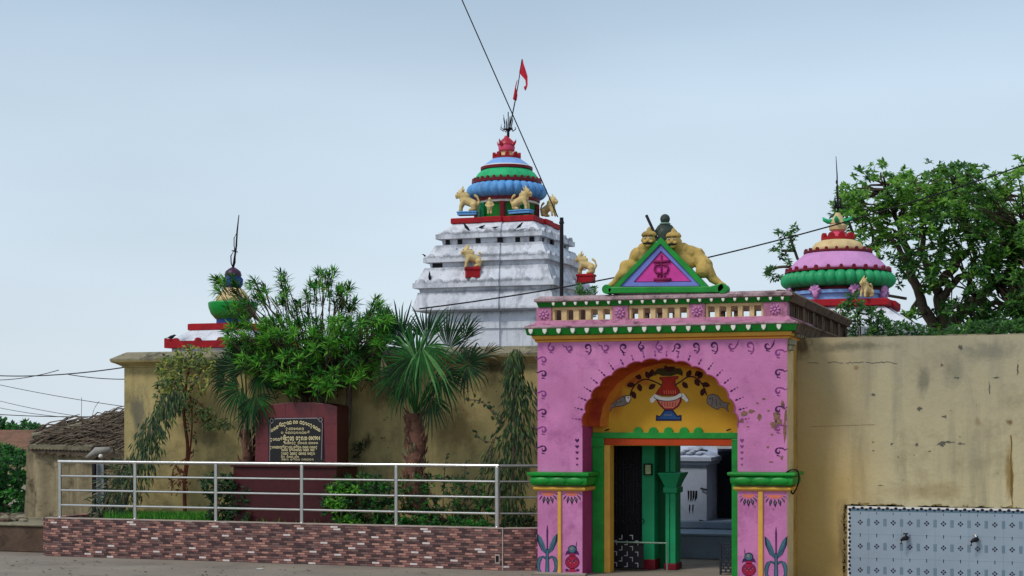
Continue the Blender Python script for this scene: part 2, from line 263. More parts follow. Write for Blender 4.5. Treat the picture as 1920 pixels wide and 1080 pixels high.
# ------------------------------------------------------------ mesh builder
ORG = {}
def circ(n, ph=0): return [(math.cos(2*math.pi*i/n+ph), math.sin(2*math.pi*i/n+ph)) for i in range(n)]
class MB:
    def __init__(s): s.v = []; s.f = []; s.m = []
    def add(s, vs, fs, m=0):
        o = len(s.v); s.v += [tuple(p) for p in vs]
        for i, f in enumerate(fs): s.f.append(tuple(k+o for k in f)); s.m.append(m if isinstance(m, int) else m[i])
        return s
    def box(s, x0, x1, y0, y1, z0, z1, m=0):
        return s.add([(x0,y0,z0),(x1,y0,z0),(x1,y1,z0),(x0,y1,z0),(x0,y0,z1),(x1,y0,z1),(x1,y1,z1),(x0,y1,z1)],
                     [(0,1,5,4),(1,2,6,5),(2,3,7,6),(3,0,4,7),(4,5,6,7),(3,2,1,0)], m)
    def prism(s, poly, y0, y1, m=0, side=None):           # poly: (x,z) outline, extruded along Y
        n = len(poly); vs = [(x, y0, z) for x, z in poly]+[(x, y1, z) for x, z in poly]
        fs = [tuple(range(n)), tuple(range(2*n-1, n-1, -1))]; ms = [m, m]
        for i in range(n):
            j = (i+1) % n; fs.append((i, i+n, j+n, j)); ms.append(m if side is None else (side(i) if callable(side) else side))
        return s.add(vs, fs, ms)
    def loft(s, rings, m=0, cap0=True, cap1=True, closed=True):
        n = len(rings[0]); vs = [p for r in rings for p in r]; fs = []; ms = []
        for k in range(len(rings)-1):
            for i in range(n if closed else n-1):
                j = (i+1) % n; fs.append((k*n+i, k*n+j, (k+1)*n+j, (k+1)*n+i)); ms.append(m[k] if isinstance(m, (list, tuple)) else m)
        mm = (lambda k: m[k] if isinstance(m, (list, tuple)) else m)
        if cap0: fs.append(tuple(range(n-1, -1, -1))); ms.append(mm(0))
        if cap1: fs.append(tuple((len(rings)-1)*n+i for i in range(n))); ms.append(mm(len(rings)-2))
        return s.add(vs, fs, ms)
    def lathe(s, c, prof, n=32, m=0, rib=None):
        rings = []
        for r, z in prof:
            rings.append([(c[0]+r*(rib(i) if rib else 1)*a, c[1]+r*(rib(i) if rib else 1)*b, c[2]+z) for i, (a, b) in enumerate(circ(n))])
        return s.loft(rings, m)
    def tube(s, pts, rad, n=6, m=0):
        pts = [Vector(p) for p in pts]; rings = []
        for i, p in enumerate(pts):
            t = (pts[min(i+1, len(pts)-1)]-pts[max(i-1, 0)]).normalized()
            a = t.cross(Vector((0, 0, 1)) if abs(t.z) < .9 else Vector((1, 0, 0))).normalized(); b = t.cross(a)
            r = rad[i] if isinstance(rad, (list, tuple)) else rad
            rings.append([p+a*(r*x)+b*(r*y) for x, y in circ(n)])
        return s.loft(rings, m)
    def ball(s, c, r, m=0, n=10, k=7, rot=None):
        rx, ry, rz = (r, r, r) if isinstance(r, (int, float)) else r; rings = []; c = Vector(c)
        for j in range(k):
            a = -math.pi/2+math.pi*(j+.5)/k*.999
            q = []
            for x, y in circ(n):
                p = Vector((rx*math.cos(a)*x, ry*math.cos(a)*y, rz*math.sin(a)))
                q.append(c+(rot@p if rot else p))
            rings.append(q)
        return s.loft(rings, m)
    def capsule(s, a, b, ra, rb, m=0, n=10):
        a, b = Vector(a), Vector(b); d = (b-a); ln = d.length or 1e-4; d = d/ln; pts = []; rs = []
        for t in (-.98, -.7, -.35, 0): pts.append(a+d*ra*t); rs.append(ra*math.sqrt(max(1-t*t, .01)))
        for t in (0, .35, .7, .98): pts.append(b+d*rb*t); rs.append(rb*math.sqrt(max(1-t*t, .01)))
        return s.tube(pts, rs, n, m)
    def build(s, name, mats, parent=None, loc=None, smooth=False, recalc=True, bevel=0, label=None, remesh=0):
        me = bpy.data.meshes.new(name)
        org = ORG[parent.name] if parent is not None else Vector(loc if loc is not None else (0, 0, 0))
        me.from_pydata([(p[0]-org.x, p[1]-org.y, p[2]-org.z) for p in s.v], [], s.f)
        for mt in (mats if isinstance(mats, (list, tuple)) else [mats]): me.materials.append(mt)
        me.polygons.foreach_set('material_index', s.m)
        if recalc:
            bm = bmesh.new(); bm.from_mesh(me); bmesh.ops.recalc_face_normals(bm, faces=bm.faces); bm.to_mesh(me); bm.free()
        if smooth:
            me.polygons.foreach_set('use_smooth', [True]*len(me.polygons))
            if isinstance(smooth, float) or smooth == 'auto':
                try: me.set_sharp_from_angle(angle=R(35))
                except Exception: pass
        o = bpy.data.objects.new(name, me); COL.objects.link(o)
        if parent is not None: o.parent = parent
        else: o.location = org
        ORG[o.name] = org
        if bevel:
            b = o.modifiers.new('bevel', 'BEVEL'); b.width = bevel; b.segments = 2; b.limit_method = 'ANGLE'; b.angle_limit = R(40)
        if remesh:
            r = o.modifiers.new('remesh', 'REMESH'); r.mode = 'VOXEL'; r.voxel_size = remesh; r.use_smooth_shade = True
            q = o.modifiers.new('smooth', 'SMOOTH'); q.iterations = 3; q.factor = .5
        if label: o['label'] = label
        return o
def thing(name, label, cat, loc, group=None):
    o = bpy.data.objects.new(name, None); COL.objects.link(o); o.location = loc; o.empty_display_size = .2
    ORG[o.name] = Vector(loc); o['label'] = label; o['category'] = cat
    if group: o['group'] = group
    return o
def tag(o, label, cat, group=None, kind=None):
    o['label'] = label
    if cat: o['category'] = cat
    if group: o['group'] = group
    if kind: o['kind'] = kind
    return o
def rect(x0, x1, y0, y1): return lambda off: [(x0-off, y0-off), (x1+off, y0-off), (x1+off, y1+off), (x0-off, y1+off)]
def plan_loft(mb, plan, prof, m=0, cap0=True, cap1=True):   # prof: (outward offset, z)
    return mb.loft([[(x, y, z) for x, y in plan(o)] for o, z in prof], m, cap0, cap1)

# flat drawing on a plane parallel to the facade, thin paint layers
def stroke(mb, pts, wpx, Y, m=0, closed=False):
    q = [P(u, v, Y) for u, v in pts]; n = len(q)
    if n < 2: return
    ws = wpx if isinstance(wpx, (list, tuple)) else [wpx]*n
    vs = []; k = MPP(pts[0][0], Y)
    for i, p in enumerate(q):
        a = q[i-1] if (i > 0 or closed) else q[i]; b = q[(i+1) % n] if (i < n-1 or closed) else q[i]
        t = (b-a); t.y = 0; t = t.normalized() if t.length > 1e-9 else Vector((1, 0, 0)); nn = Vector((-t.z, 0, t.x))
        vs += [p+nn*(ws[i]*k/2), p-nn*(ws[i]*k/2)]
    fs = [(2*i, 2*i+1, 2*((i+1) % n)+1, 2*((i+1) % n)) for i in range(n if closed else n-1)]
    mb.add(vs, fs, m)
def shape(mb, pts, Y, m=0): mb.add([P(u, v, Y) for u, v in pts], [tuple(range(len(pts)))], m)
def ell(cu, cv, a, b, n=16, rot=0, a0=0, a1=360):
    r = R(rot); o = []
    for i in range(n+(0 if a1-a0 == 360 else 1)):
        t = R(a0+(a1-a0)*i/n); x = a*math.cos(t); y = b*math.sin(t)
        o.append((cu+x*math.cos(r)-y*math.sin(r), cv+x*math.sin(r)+y*math.cos(r)))
    return o
def smooth_line(pts, k=6):
    o = []; n = len(pts)
    for i in range(n-1):
        p0, p1, p2, p3 = pts[max(i-1, 0)], pts[i], pts[i+1], pts[min(i+2, n-1)]
        for j in range(k):
            t = j/k; o.append(tuple(.5*((2*p1[d])+(-p0[d]+p2[d])*t+(2*p0[d]-5*p1[d]+4*p2[d]-p3[d])*t*t+(-p0[d]+3*p1[d]-3*p2[d]+p3[d])*t**3) for d in range(len(p1))))
    o.append(tuple(pts[-1])); return o
# ============================================================ the ground
mb = MB(); mb.add([(-400,-60,0),(400,-60,0),(400,900,0),(-400,900,0)], [(0,1,2,3)])
tag(mb.build('ground', ground_m, recalc=False), 'worn grey cement forecourt', None, kind='structure')
mb = MB()
xl = PX(84, 23.9)
mb.box(-60, xl, 23.9, 70, 0.0, .455, 0)
mb.box(-60, xl+.0, 23.86, 70, .458, .5, 1)
t = mb.build('terrace', [ledge_m, concrete_cap], bevel=.02); tag(t, 'raised earth terrace with a brown edge left of the tiled planter', None, kind='structure')

# ============================================================ the pink gatehouse
YG, YB = 23.0, 23.56
GX0, GX1 = PX(1008, YG), PX(1476, YG)
gate = thing('gatehouse', 'pink temple gatehouse with scalloped arch and green doorway', 'gate', ((GX0+GX1)/2, YG, 0))
GT = PZ(1240, 638, YG)
Xa0, Xa1 = PX(1092, YG), PX(1383, YG); Xc = (Xa0+Xa1)/2; ha = (Xa1-Xa0)/2
zs = PZ(1240, 800, YG); rise = PZ(1240, 673, YG)-zs
arch = []; NS = 14
for i in range(NS*8+1):
    t = math.pi*i/(NS*8); b = .985+.034*abs(math.sin(NS*t))**.7-.012
    arch.append((Xc+ha*b*math.cos(t) if 0 < i < NS*8 else Xc+ha*(1 if i == 0 else -1), zs+rise*b*math.sin(t)))
outline = [(GX1, 0), (GX1, GT), (GX0, GT), (GX0, 0), (Xa0, 0)]+arch[::-1]+[(Xa1, 0)]
na = len(arch)
def sidem(i):
    if 5 <= i < 5+na-1: return 1
    if i in (4, 4+na, 5+na-1): return 2
    return 3 if i == 0 else 0
mb = MB(); mb.prism(outline, YG, YB, 0, sidem); mb.build('arch_wall', [pink, orange, deep_pink, cream], gate)
# thin line of edging round the scallops
mb = MB(); n0 = len(arch)
ins = [(Xc+(x-Xc)*1.012, zs+(z-zs)*1.014) for x, z in arch]
vs = [(x, YG-.014, z) for x, z in arch]+[(x, YG-.014, z) for x, z in ins]+[(x, YG+.01, z) for x, z in ins]+[(x, YG-.002, z) for x, z in arch]
fs = []
for i in range(n0-1):
    for a, b in ((0, n0), (n0, 2*n0), (3*n0, 0)): fs.append((a+i, a+i+1, b+i+1, b+i))
mb.add(vs, fs); mb.build('arch_edging', mat('mauve_edge_paint', srgb(150, 70, 110), .8, .2, 8, .1), gate)
# painted cove between the scalloped opening and the flat tympanum
mb = MB(); rings = []
for f, y, sc_l in ((0, YB-.30, .998), (.35, YB-.15, .965), (.7, YB-.05, .90), (1, YB+.0035, .80)):
    ring = []
    for i, (x, z) in enumerate(arch):
        t = math.pi*i/(len(arch)-1); bx, bz = Xc+ha*.985*math.cos(t), zs+rise*.985*math.sin(t)
        x_, z_ = x+(bx-x)*f, z+(bz-z)*f; c_ = math.cos(t); wt = (.28+.72*(-c_) if c_ < 0 else .28*(1-c_)+.15); kx = 1-(1-sc_l)*max(wt, .3 if c_ < 0 else .2); kz = 1-(1-sc_l)*min(wt, .55)
        ring.append((Xc+ha*.0+(x_-Xc)*kx, y, zs-.02+(z_-zs+.02)*kz))
    rings.append(ring)
mb.loft(rings, [0, 0, 1], False, False, closed=False); mb.build('painted_cove', [mat('rust_orange_cove', srgb(176, 72, 24), .8, .2, 2.2, .2, stain=srgb(140, 34, 22), stain_amt=.8, stain_scale=1.4), mat('amber_cove', srgb(196, 118, 32), .8, .15, 2.2, .2, stain=srgb(176, 74, 24), stain_amt=.8, stain_scale=1.2)], gate, smooth=True)
# side and back walls, roof slab
mb = MB()
mb.box(GX0, GX0+.42, YB, 25.4, 0, GT, 0); mb.box(GX1-.42, GX1, YB, 25.4, 0, GT, 1)
mb.box(GX0+.42, GX1-.42, YB+.26, 25.4, 3.28, GT-.01, 0)
mb.build('side_wall', [white, mat('stained_ochre_plaster', srgb(186, 146, 74), .9, .15, 3, .4, 18, stain=srgb(110, 84, 48), stain_amt=.7, stain_scale=2, streak=srgb(112, 84, 46), streak_amt=.6)], gate)
# door wall with the yellow tympanum
u0, u1 = PX(1143, YB), PX(1372, YB); zt = PZ(1260, 836, YB)
mb = MB(); mb.prism([(GX0+.3, 0), (u0, 0), (u0, zt), (u1, zt), (u1, 0), (GX1-.3, 0), (GX1-.3, GT-.02), (GX0+.3, GT-.02)], YB+.004, YB+.25, 0)
mb.build('tympanum', [yellow], gate)
mb = MB()
zl0, zl1, zl2 = PZ(1260, 835, YB), PZ(1260, 822, YB), PZ(1260, 811, YB)
xj = PX(1112, YB)
pts = [(xj, zl1), (PX(1384, YB), zl1), (PX(1384, YB), zl2)]
for uc in reversed((1197, 1225.5, 1254, 1283, 1310)):
    cx = PX(uc, YB); r = 8.6*MPP(uc, YB)
    pts += [(cx+r*1.15, zl2)]+[(cx+r*math.cos(a), zl2+r*(.15+1.05*math.sin(a))) for a in [math.pi*k/8 for k in range(9)]]+[(cx-r*1.15, zl2)]
pts.append((xj, zl2)); mb.prism(pts, YB-.035, YB+.003)
mb.build('lintel', green, gate, bevel=.004)
mb = MB(); mb.box(PX(1373, YB), PX(1386, YB), YB-.05, YB+.003, 0, zl1-.003); mb.build('door_jamb', green, gate, bevel=.008)
mb = MB(); mb.box(xj, PX(1133, YB), YB-.05, YB+.003, 0, zl1-.003)
mb.box(xj-.01, PX(1134.5, YB), YB-.065, YB-.05, PZ(1120, 838, YB), zl1+.01)
mb.build('door_jamb', green, gate, bevel=.008)
mb = MB(); mb.box(PX(1133, YB)+.002, PX(1144, YB), YB-.02, YB+.2, 0, zl0-.002, 0); mb.box(PX(1133, YB)+.002, PX(1373, YB)-.002, YB-.02, YB+.2, zl0, zl1-.003, 1)
mb.build('inner_frame', [yellow_trim, orange_red], gate, bevel=.004)
# fixings at the tympanum foot
for u in (1139, 1367):
    p = P(u, 806, YB-.01); mb = MB(); mb.tube([p+Vector((-.035, -.02, -.01)), p+Vector((.03, -.03, .012))], .011, 8); mb.build('bracket', iron, gate)
# capitals: green fluted block over an ochre torus, wrapped round each pier
def capital(x0, x1, ut):
    pl = rect(x0, x1, YG, YB+.02)
    z = lambda v: PZ(ut, v, YG)
    mb = MB()
    plan_loft(mb, pl, [(.03, z(911)), (.07, z(909)), (.09, z(905)), (.095, z(898)), (.085, z(894)), (.07, z(893.2))], 0)
    # scalloped skirt lobes under the upper slab
    plan_loft(mb, pl, [(.08, z(893)), (.12, z(892)), (.13, z(889)), (.125, z(886)), (.0, z(884.5))], 0)
    k = 3
    for i in range(k):
        cx = x0-.04+(x1-x0+.08)*(i+.5)/k
        mb.ball((cx, YG-.08, z(901)), (.62*(x1-x0)/k, .04, .062), 0, 14, 8)
    mb.build('capital', green, gate, smooth='auto')
    mb = MB(); plan_loft(mb, pl, [(.0, z(921)), (.035, z(920)), (.055, z(917)), (.055, z(914.5)), (.03, z(912.2)), (0, z(912))], 0)
    mb.build('torus_moulding', yellow_trim, gate, smooth='auto')
capital(GX0, Xa0, 1050); capital(Xa1, GX1, 1430)
# ochre strips dividing the piers
for a, b in ((1046.5, 1053), (1422, 1431)):
    mb = MB(); mb.box(PX(a, YG), PX(b, YG), YG-.03, YG+.002, 0, PZ(a, 921, YG)); mb.build('pier_strip', yellow_trim, gate, bevel=.01)
# painted border, arch rays and hearts
mb = MB(); YD = YG-.004
def scroll(cu, cv, r, rot, m=0, flip=1):
    pts = []; ws = []
    for i in range(22):
        t = i/21; a = R(rot)+flip*t*5.6; rr = r*(1-.72*t)
        pts.append((cu+rr*math.cos(a), cv+rr*math.sin(a))); ws.append(1.2+2.8*math.sin(math.pi*min(t*1.2, 1)))
    stroke(mb, pts, ws, YD, m)
    a = R(rot); x, y = cu+r*math.cos(a), cv+r*math.sin(a)
    tx, ty = -math.sin(a)*-flip, math.cos(a)*-flip
    stroke(mb, smooth_line([(x, y), (x+tx*r*.9+2, y+ty*r*.9), (x+tx*r*1.7, y+ty*r*1.5+2), (x+tx*r*2.6, y+ty*r*1.8-1)], 4), [2.6]*5+[2.0]*4+[1.2]*3+[.6], YD, m)
    stroke(mb, [(cu-r*.5, cv+r*1.2), (cu+r*.6, cv+r*1.5)], [2.6, .8], YD, m)
random.seed(3)
for i in range(13):
    u = 1034+i*33.8; scroll(u, 652.5-i*.45+random.uniform(-1, 1), random.uniform(6, 7.4), random.choice((150, 200, 20)), 0 if random.random() < .6 else 1, random.choice((1, -1)))
for i, v in enumerate((675, 701, 739, 773, 806, 842)): scroll(1018.5, v, 6, -100, 0 if i % 2 else 1, 1); 
for i, v in enumerate((662, 699, 733, 768, 803, 846)): scroll(1459.5, v, 6.3, -80, 0 if i % 2 else 1, -1)
for k in range(22):
    th = 180-(k+.8)*180/22.6
    for j, (d, r) in enumerate(((6.5, 2.5), (13, 1.9), (19, 1.2))):
        ct, st = math.cos(R(th)), math.sin(R(th))
        cu, cv = 1239+(147+d)*ct, 801-(129+d)*st
        if 60 < th < 120 and j == 2: continue
        L_ = r*1.5; shape(mb, [(cu+L_*ct, cv-L_*st), (cu-r*.8*st, cv-r*.8*ct), (cu-L_*ct, cv+L_*st), (cu+r*.8*st, cv+r*.8*ct)], YD, 0 if 12 < th < 168 and not 75 < th < 110 else 1)
for uh, sg in ((1082, 1), (1391, 1)):
    for k in range(5):
        v = 826+k*11.3; s = 4.2-.5*k
        shape(mb, [(uh, v+s), (uh-s, v-s*.2), (uh-s*.6, v-s), (uh, v-s*.4), (uh+s*.6, v-s), (uh+s, v-s*.2)], YD, 0 if uh < 1200 else 1)
mb.build('painted_border', [ink, ink_faint], gate, recalc=False)
# peeled plaster patches
mb = MB(); random.seed(8)
for cu, cv, a, b in ((1395, 776, 9, 5), (1409, 771, 7, 3.5), (1424, 782, 4.5, 7), (1390, 790, 6, 3), (1456, 780, 7, 11), (1453, 797, 8, 8), (1462, 792, 4, 7), (1441, 770, 2.5, 1.6), (1447, 815, 3, 2), (1468, 760, 3, 9), (1471, 806, 3, 22), (1474, 778, 3, 14),
                     (1420, 756, 3, 1.6), (1432, 748, 4, 1.5), (1402, 800, 3, 1.5), (1440, 838, 3, 2), (1446, 866, 4, 1.5), (1466, 858, 2.5, 4), (1415, 950, 2, 1.2), (1450, 955, 2, 1.5)):
    shape(mb, [(min(cu+a*random.uniform(.6, 1.3)*math.cos(R(q)), 1475.4), cv+b*random.uniform(.6, 1.3)*math.sin(R(q))) for q in range(0, 360, 24)], YD+.001, 0)
mb.build('peeled_plaster', [peel], gate, recalc=False)
# pier paintings
def petals(mb, u0, u1, v):
    cu = (u0+u1)/2; hw = (u1-u0)/2-2
    shape(mb, [(cu-hw*.75, v+1), (cu+hw*.75, v+1)]+ell(cu, v+1, hw*.75, 7, 10, 0, 0, 180)[1:-1], YD+.001, 4)
    for k in range(7):
        a = R(8+164*k/6); c, s = math.cos(a), math.sin(a); x, y = cu+hw*.72*c, v+2+7*s
        shape(mb, [(x-1.5*s, y), (x+4.5*c-3.4*s, y+6*s+1.4), (x+8*c, y+14*s+2), (x+4.5*c+3.4*s, y+6*s)], YD, 1)
        shape(mb, [(x+1.5*c-.5*s, y+3), (x+4.2*c-1.1*s, y+6*s+1.4), (x+6*c, y+9*s+1.4), (x+4.2*c+1.1*s, y+6*s)], YD-.001, 5)
def banana(mb, cu, vt, vb):
    h = vb-vt
    leaf = [(0, .62), (-.2, .52), (-.33, .34), (-.35, .17), (-.22, .25), (-.1, .4), (-.02, .55)]
    for sg in (-1, 1):
        shape(mb, [(cu+sg*x*h*.62-sg*0, vt+y*h) for x, y in leaf], YD, 1)
        shape(mb, [(cu+sg*(x*.82+.015*0-.012)*h*.62, vt+(y*.94+.03)*h) for x, y in leaf], YD-.001, 0)
        stroke(mb, [(cu+sg*.012*h, vt+.6*h), (cu-sg*.0-sg*-.16*h, vt+.36*h), (cu+sg*.2*h, vt+.22*h)], [.9, .7, .4], YD-.002, 1)
        pts = smooth_line([(cu+sg*1.5, vt+.7*h), (cu+sg*.1*h, vt+.66*h), (cu+sg*.17*h, vt+.74*h), (cu+sg*.18*h, vt+.9*h), (cu+sg*.13*h, vt+1.0*h)], 4)
        stroke(mb, pts, [4]*6+[7.5]*5+[6]*5+[3], YD, 1); stroke(mb, pts, [2]*6+[5.2]*5+[4]*5+[1.5], YD-.001, 0)
    stroke(mb, [(cu, vt), (cu, vt+.12*h), (cu, vt+.5*h)], [.6, 3.2, 2.2], YD-.002, 3)
    stroke(mb, [(cu, vt+.5*h), (cu, vt+h)], [5, 8], YD-.002, 1); stroke(mb, [(cu, vt+.52*h), (cu, vt+h)], [3, 5.6], YD-.003, 0)
def pot(mb, cu, vt, sg):
    # coconut topped pot with leaves and straw
    stroke(mb, [(cu+sg*6, vt+20), (cu+sg*8, vt)], [2, 1], YD, 3)
    for a in (-1, 1):
        shape(mb, [(cu+a*4, vt+14), (cu+a*11, vt+18), (cu+a*13, vt+25), (cu+a*8, vt+23), (cu+a*3, vt+24)], YD, 3)
    shape(mb, ell(cu, vt+14, 8.6, 8, 16), YD-.001, 1); shape(mb, ell(cu-.5, vt+14, 7, 6.2, 16), YD-.002, 0); shape(mb, ell(cu-1, vt+12.5, 3, 3.4, 12), YD-.003, 5)
    shape(mb, [(cu-5, vt+22), (cu+5, vt+22), (cu+6, vt+27), (cu-6, vt+27)], YD-.001, 2)
    shape(mb, ell(cu, vt+38, 13.5, 12.5, 24), YD-.001, 1); shape(mb, ell(cu, vt+38, 12.3, 11.4, 24), YD-.002, 2)
    for k in (-1, 0, 1): stroke(mb, ell(cu, vt+30+k*1.5, 9+k*1.2, 7, 12, 0, 15, 165), .8, YD-.003, 3)
    for k in range(5): shape(mb, ell(cu-7+3.5*k, vt+36+(k % 2)*3, 1.2, 1.2, 6), YD-.003, 4)
    shape(mb, [(cu-4, vt+49), (cu+4, vt+49), (cu+8, vt+56), (cu-8, vt+56)], YD-.001, 2)
    for a in (-1, 1): shape(mb, ell(cu+a*10, vt+53, 3.4, 2.6, 8), YD-.001, 3)
for (a, b, v, cu) in ((1009, 1046, 922, 0), (1054, 1091, 922, 0), (1386, 1421, 926, 0), (1432, 1475, 927, 0)):
    mb = MB(); petals(mb, a, b, v); mb.build('painted_petals', [teal_ink, navy_ink, crim_ink, ink, salmon, fish_grey], gate, recalc=False)
for cu, vt, vb in ((1026, 984, 1075), (1455, 988, 1087)):
    mb = MB(); banana(mb, cu, vt, vb); mb.build('painted_banana_plant', [teal_ink, navy_ink, crim_ink, ink, salmon, fish_grey], gate, recalc=False)
for cu, vt, sg in ((1073, 1016, 1), (1404, 1030, -1)):
    mb = MB(); pot(mb, cu, vt, sg); mb.build('painted_pot', [teal_ink, navy_ink, crim_ink, ink, salmon, fish_grey], gate, recalc=False)

# tympanum mural: pot with cloth, leafy sprays and two fish
YM = YB-.001
mb = MB()
pal = [brick_red, white_trim, mat('ultramarine_mural_paint', srgb(36, 78, 130), .75, .15, 10, 0), navy_ink, leaf_ink, fish_grey, salmon, olive_ink, maroon]
def mural_pt(x, y): return (1100+x/6.353, 660+y/6.353)
MP = lambda l: [mural_pt(x, y) for x, y in l]
shape(mb, MP([(822, 820), (1130, 820), (1130, 750), (1095, 752), (1085, 762), (1030, 690), (925, 690), (870, 765), (850, 755), (826, 750)]), YM, 3)
shape(mb, MP([(845, 798), (1110, 798), (1112, 772), (1078, 782), (1016, 704), (936, 704), (872, 785), (846, 775)]), YM-.001, 2)
stroke(mb, MP([(925, 750), (1015, 750)]), 1.3, YM-.002, 5)
shape(mb, MP([(820, 545), (1135, 530), (1130, 590), (1095, 650), (1040, 690), (925, 690), (870, 640), (838, 590)]), YM, 8)
shape(mb, MP([(850, 565), (1110, 550), (1105, 590), (1075, 640), (1030, 670), (930, 672), (888, 632), (858, 590)]), YM-.001, 6)
for k in range(6): stroke(mb, MP([(890+k*34, 600), (905+k*30, 650)]), 1.2, YM-.002, 0 if k % 2 else 8)
shape(mb, MP([(865, 300), (1095, 285), (1090, 315), (1060, 330), (1058, 385), (1100, 440), (1120, 495), (1060, 520), (900, 522), (820, 500), (850, 450), (890, 400), (900, 345), (868, 325)]), YM, 8)
shape(mb, MP([(880, 306), (1080, 292), (1074, 312), (1048, 322), (1046, 390), (1085, 445), (1104, 488), (1050, 508), (905, 510), (838, 492), (864, 450), (902, 405), (914, 342), (884, 320)]), YM-.001, 0)
for k in range(6): stroke(mb, MP([(920+k*27, 455), (926+k*27, 498)]), 1.1, YM-.002, 6)
stroke(mb, smooth_line(MP([(808, 520), (870, 553), (970, 562), (1060, 548), (1130, 505)]), 5), 8.2, YM-.0025, 3)
stroke(mb, smooth_line(MP([(812, 520), (872, 550), (970, 560), (1058, 545), (1126, 505)]), 5), 6.4, YM-.003, 1)
shape(mb, MP([(812, 500), (750, 560), (762, 600), (790, 605), (840, 545)]), YM-.002, 1)
shape(mb, MP([(1128, 490), (1165, 500), (1218, 575), (1196, 604), (1160, 570), (1122, 535)]), YM-.002, 1)
stroke(mb, MP([(1165, 500), (1218, 575), (1196, 604)]), .9, YM-.003, 3)
shape(mb, MP([(795, 245), (850, 195), (915, 195), (930, 165), (985, 148), (1040, 165), (1060, 195), (1120, 195), (1145, 240), (1140, 285), (1080, 262), (1010, 285), (900, 285), (850, 262), (805, 285)]), YM-.001, 7)
shape(mb, ell(*mural_pt(985, 195), 9, 6.5, 12), YM-.002, 4)
def spray(pts, leaves, flip):
    stroke(mb, smooth_line(MP(pts), 6), 2.4, YM-.001, 4)
    for x, y, a in leaves:
        r = R(a); L_ = 100; wd = 33
        loc = [(0, 0), (.25, .8), (.55, 1), (.82, .62), (1, 0), (.82, -.55), (.5, -.9), (.2, -.6)]
        shape(mb, MP([(x+L_*t*math.cos(r)-wd*s*math.sin(r), y+L_*t*math.sin(r)+wd*s*math.cos(r)) for t, s in loc]), YM-.002, 4)
spray([(890, 395), (800, 350), (705, 325), (630, 350), (570, 400), (535, 460), (518, 520)], [(745, 320, -115), (650, 325, -140), (575, 385, 170), (620, 375, 75), (820, 385, 145), (545, 465, 70), (760, 300, -75)], 1)
spray([(1060, 390), (1130, 345), (1200, 300), (1275, 298), (1340, 340), (1390, 410), (1430, 515)], [(1190, 300, -60), (1290, 290, -50), (1290, 320, 60), (1140, 355, 50), (1375, 370, 20), (1400, 430, 110), (1330, 320, -65)], 1)
def fish(pts, eye, lines):
    shape(mb, MP(pts), YM-.001, 5); stroke(mb, MP(pts), 1.0, YM-.002, 3, closed=True); shape(mb, ell(*mural_pt(*eye), 1.4, 1.4, 8), YM-.003, 3)
    for l in lines: stroke(mb, MP(l), 1, YM-.003, 3)
fish([(235, 628), (300, 625), (360, 575), (430, 525), (510, 515), (528, 560), (505, 605), (440, 640), (350, 650), (300, 668), (285, 715), (275, 670)], (495, 545), [[(440, 530), (470, 590)], [(330, 640), (370, 595)], [(380, 600), (420, 580)]])
shape(mb, MP([(470, 528), (510, 522), (522, 558), (500, 598), (474, 590), (462, 560)]), YM-.0025, 1)
fish([(1445, 520), (1500, 500), (1560, 520), (1605, 585), (1640, 600), (1700, 610), (1672, 645), (1690, 715), (1640, 665), (1600, 655), (1555, 685), (1490, 655), (1435, 610), (1430, 560)], (1470, 555), [[(1500, 540), (1490, 640)], [(1540, 560), (1550, 650)], [(1580, 600), (1600, 640)]])
mb.build('tympanum_mural', pal, gate, recalc=False)

# ------- cornices and parapet of the gatehouse
def zz(v): return PZ(1240, v, YG)
WY = 25.4
full = rect(GX0, GX1, YG, WY); 
mb = MB()
plan_loft(mb, full, [(.004, zz(638.5)), (.02, zz(638)), (.04, zz(635)), (.03, zz(633.5)), (.05, zz(632.5)), (.07, zz(628)), (.07, zz(625.8))], [0, 0, 1, 0, 0, 0])
mb.build('string_course', [yellow_trim, orange_red], gate)
mb = MB(); plan_loft(mb, full, [(.075, zz(625.6)), (.13, zz(624.5)), (.15, zz(613))], 0); mb.build('green_cornice', dkgreen, gate)
mb = MB()
plan_loft(mb, full, [(.15, zz(612.8)), (.165, zz(611)), (.16, zz(608.5)), (.06, zz(603)), (.03, zz(599.5)), (.02, zz(597))], [0, 0, 1, 1, 1]); mb.build('cornice_ledge', [ledge_worn, pink_worn], gate)
def drops(zc, off, pitch, s, name, plane_y, x0, x1):
    x = x0
    while x < x1:
        k = s
        pts = [(x-k, zc+k), (x-k*.85, zc-k*.2), (x-k*.35, zc-k*.95), (x, zc-k*1.25), (x+k*.35, zc-k*.95), (x+k*.85, zc-k*.2), (x+k, zc+k)]
        mb = MB(); mb.prism(pts, plane_y-.025, plane_y+.03); x += pitch; mb.build(name, white_trim, gate, bevel=.004)
drops(zz(618), 0, .2195, .034, 'cornice_drop', YG-.15, PX(1005, YG)-.03, GX1+.12)
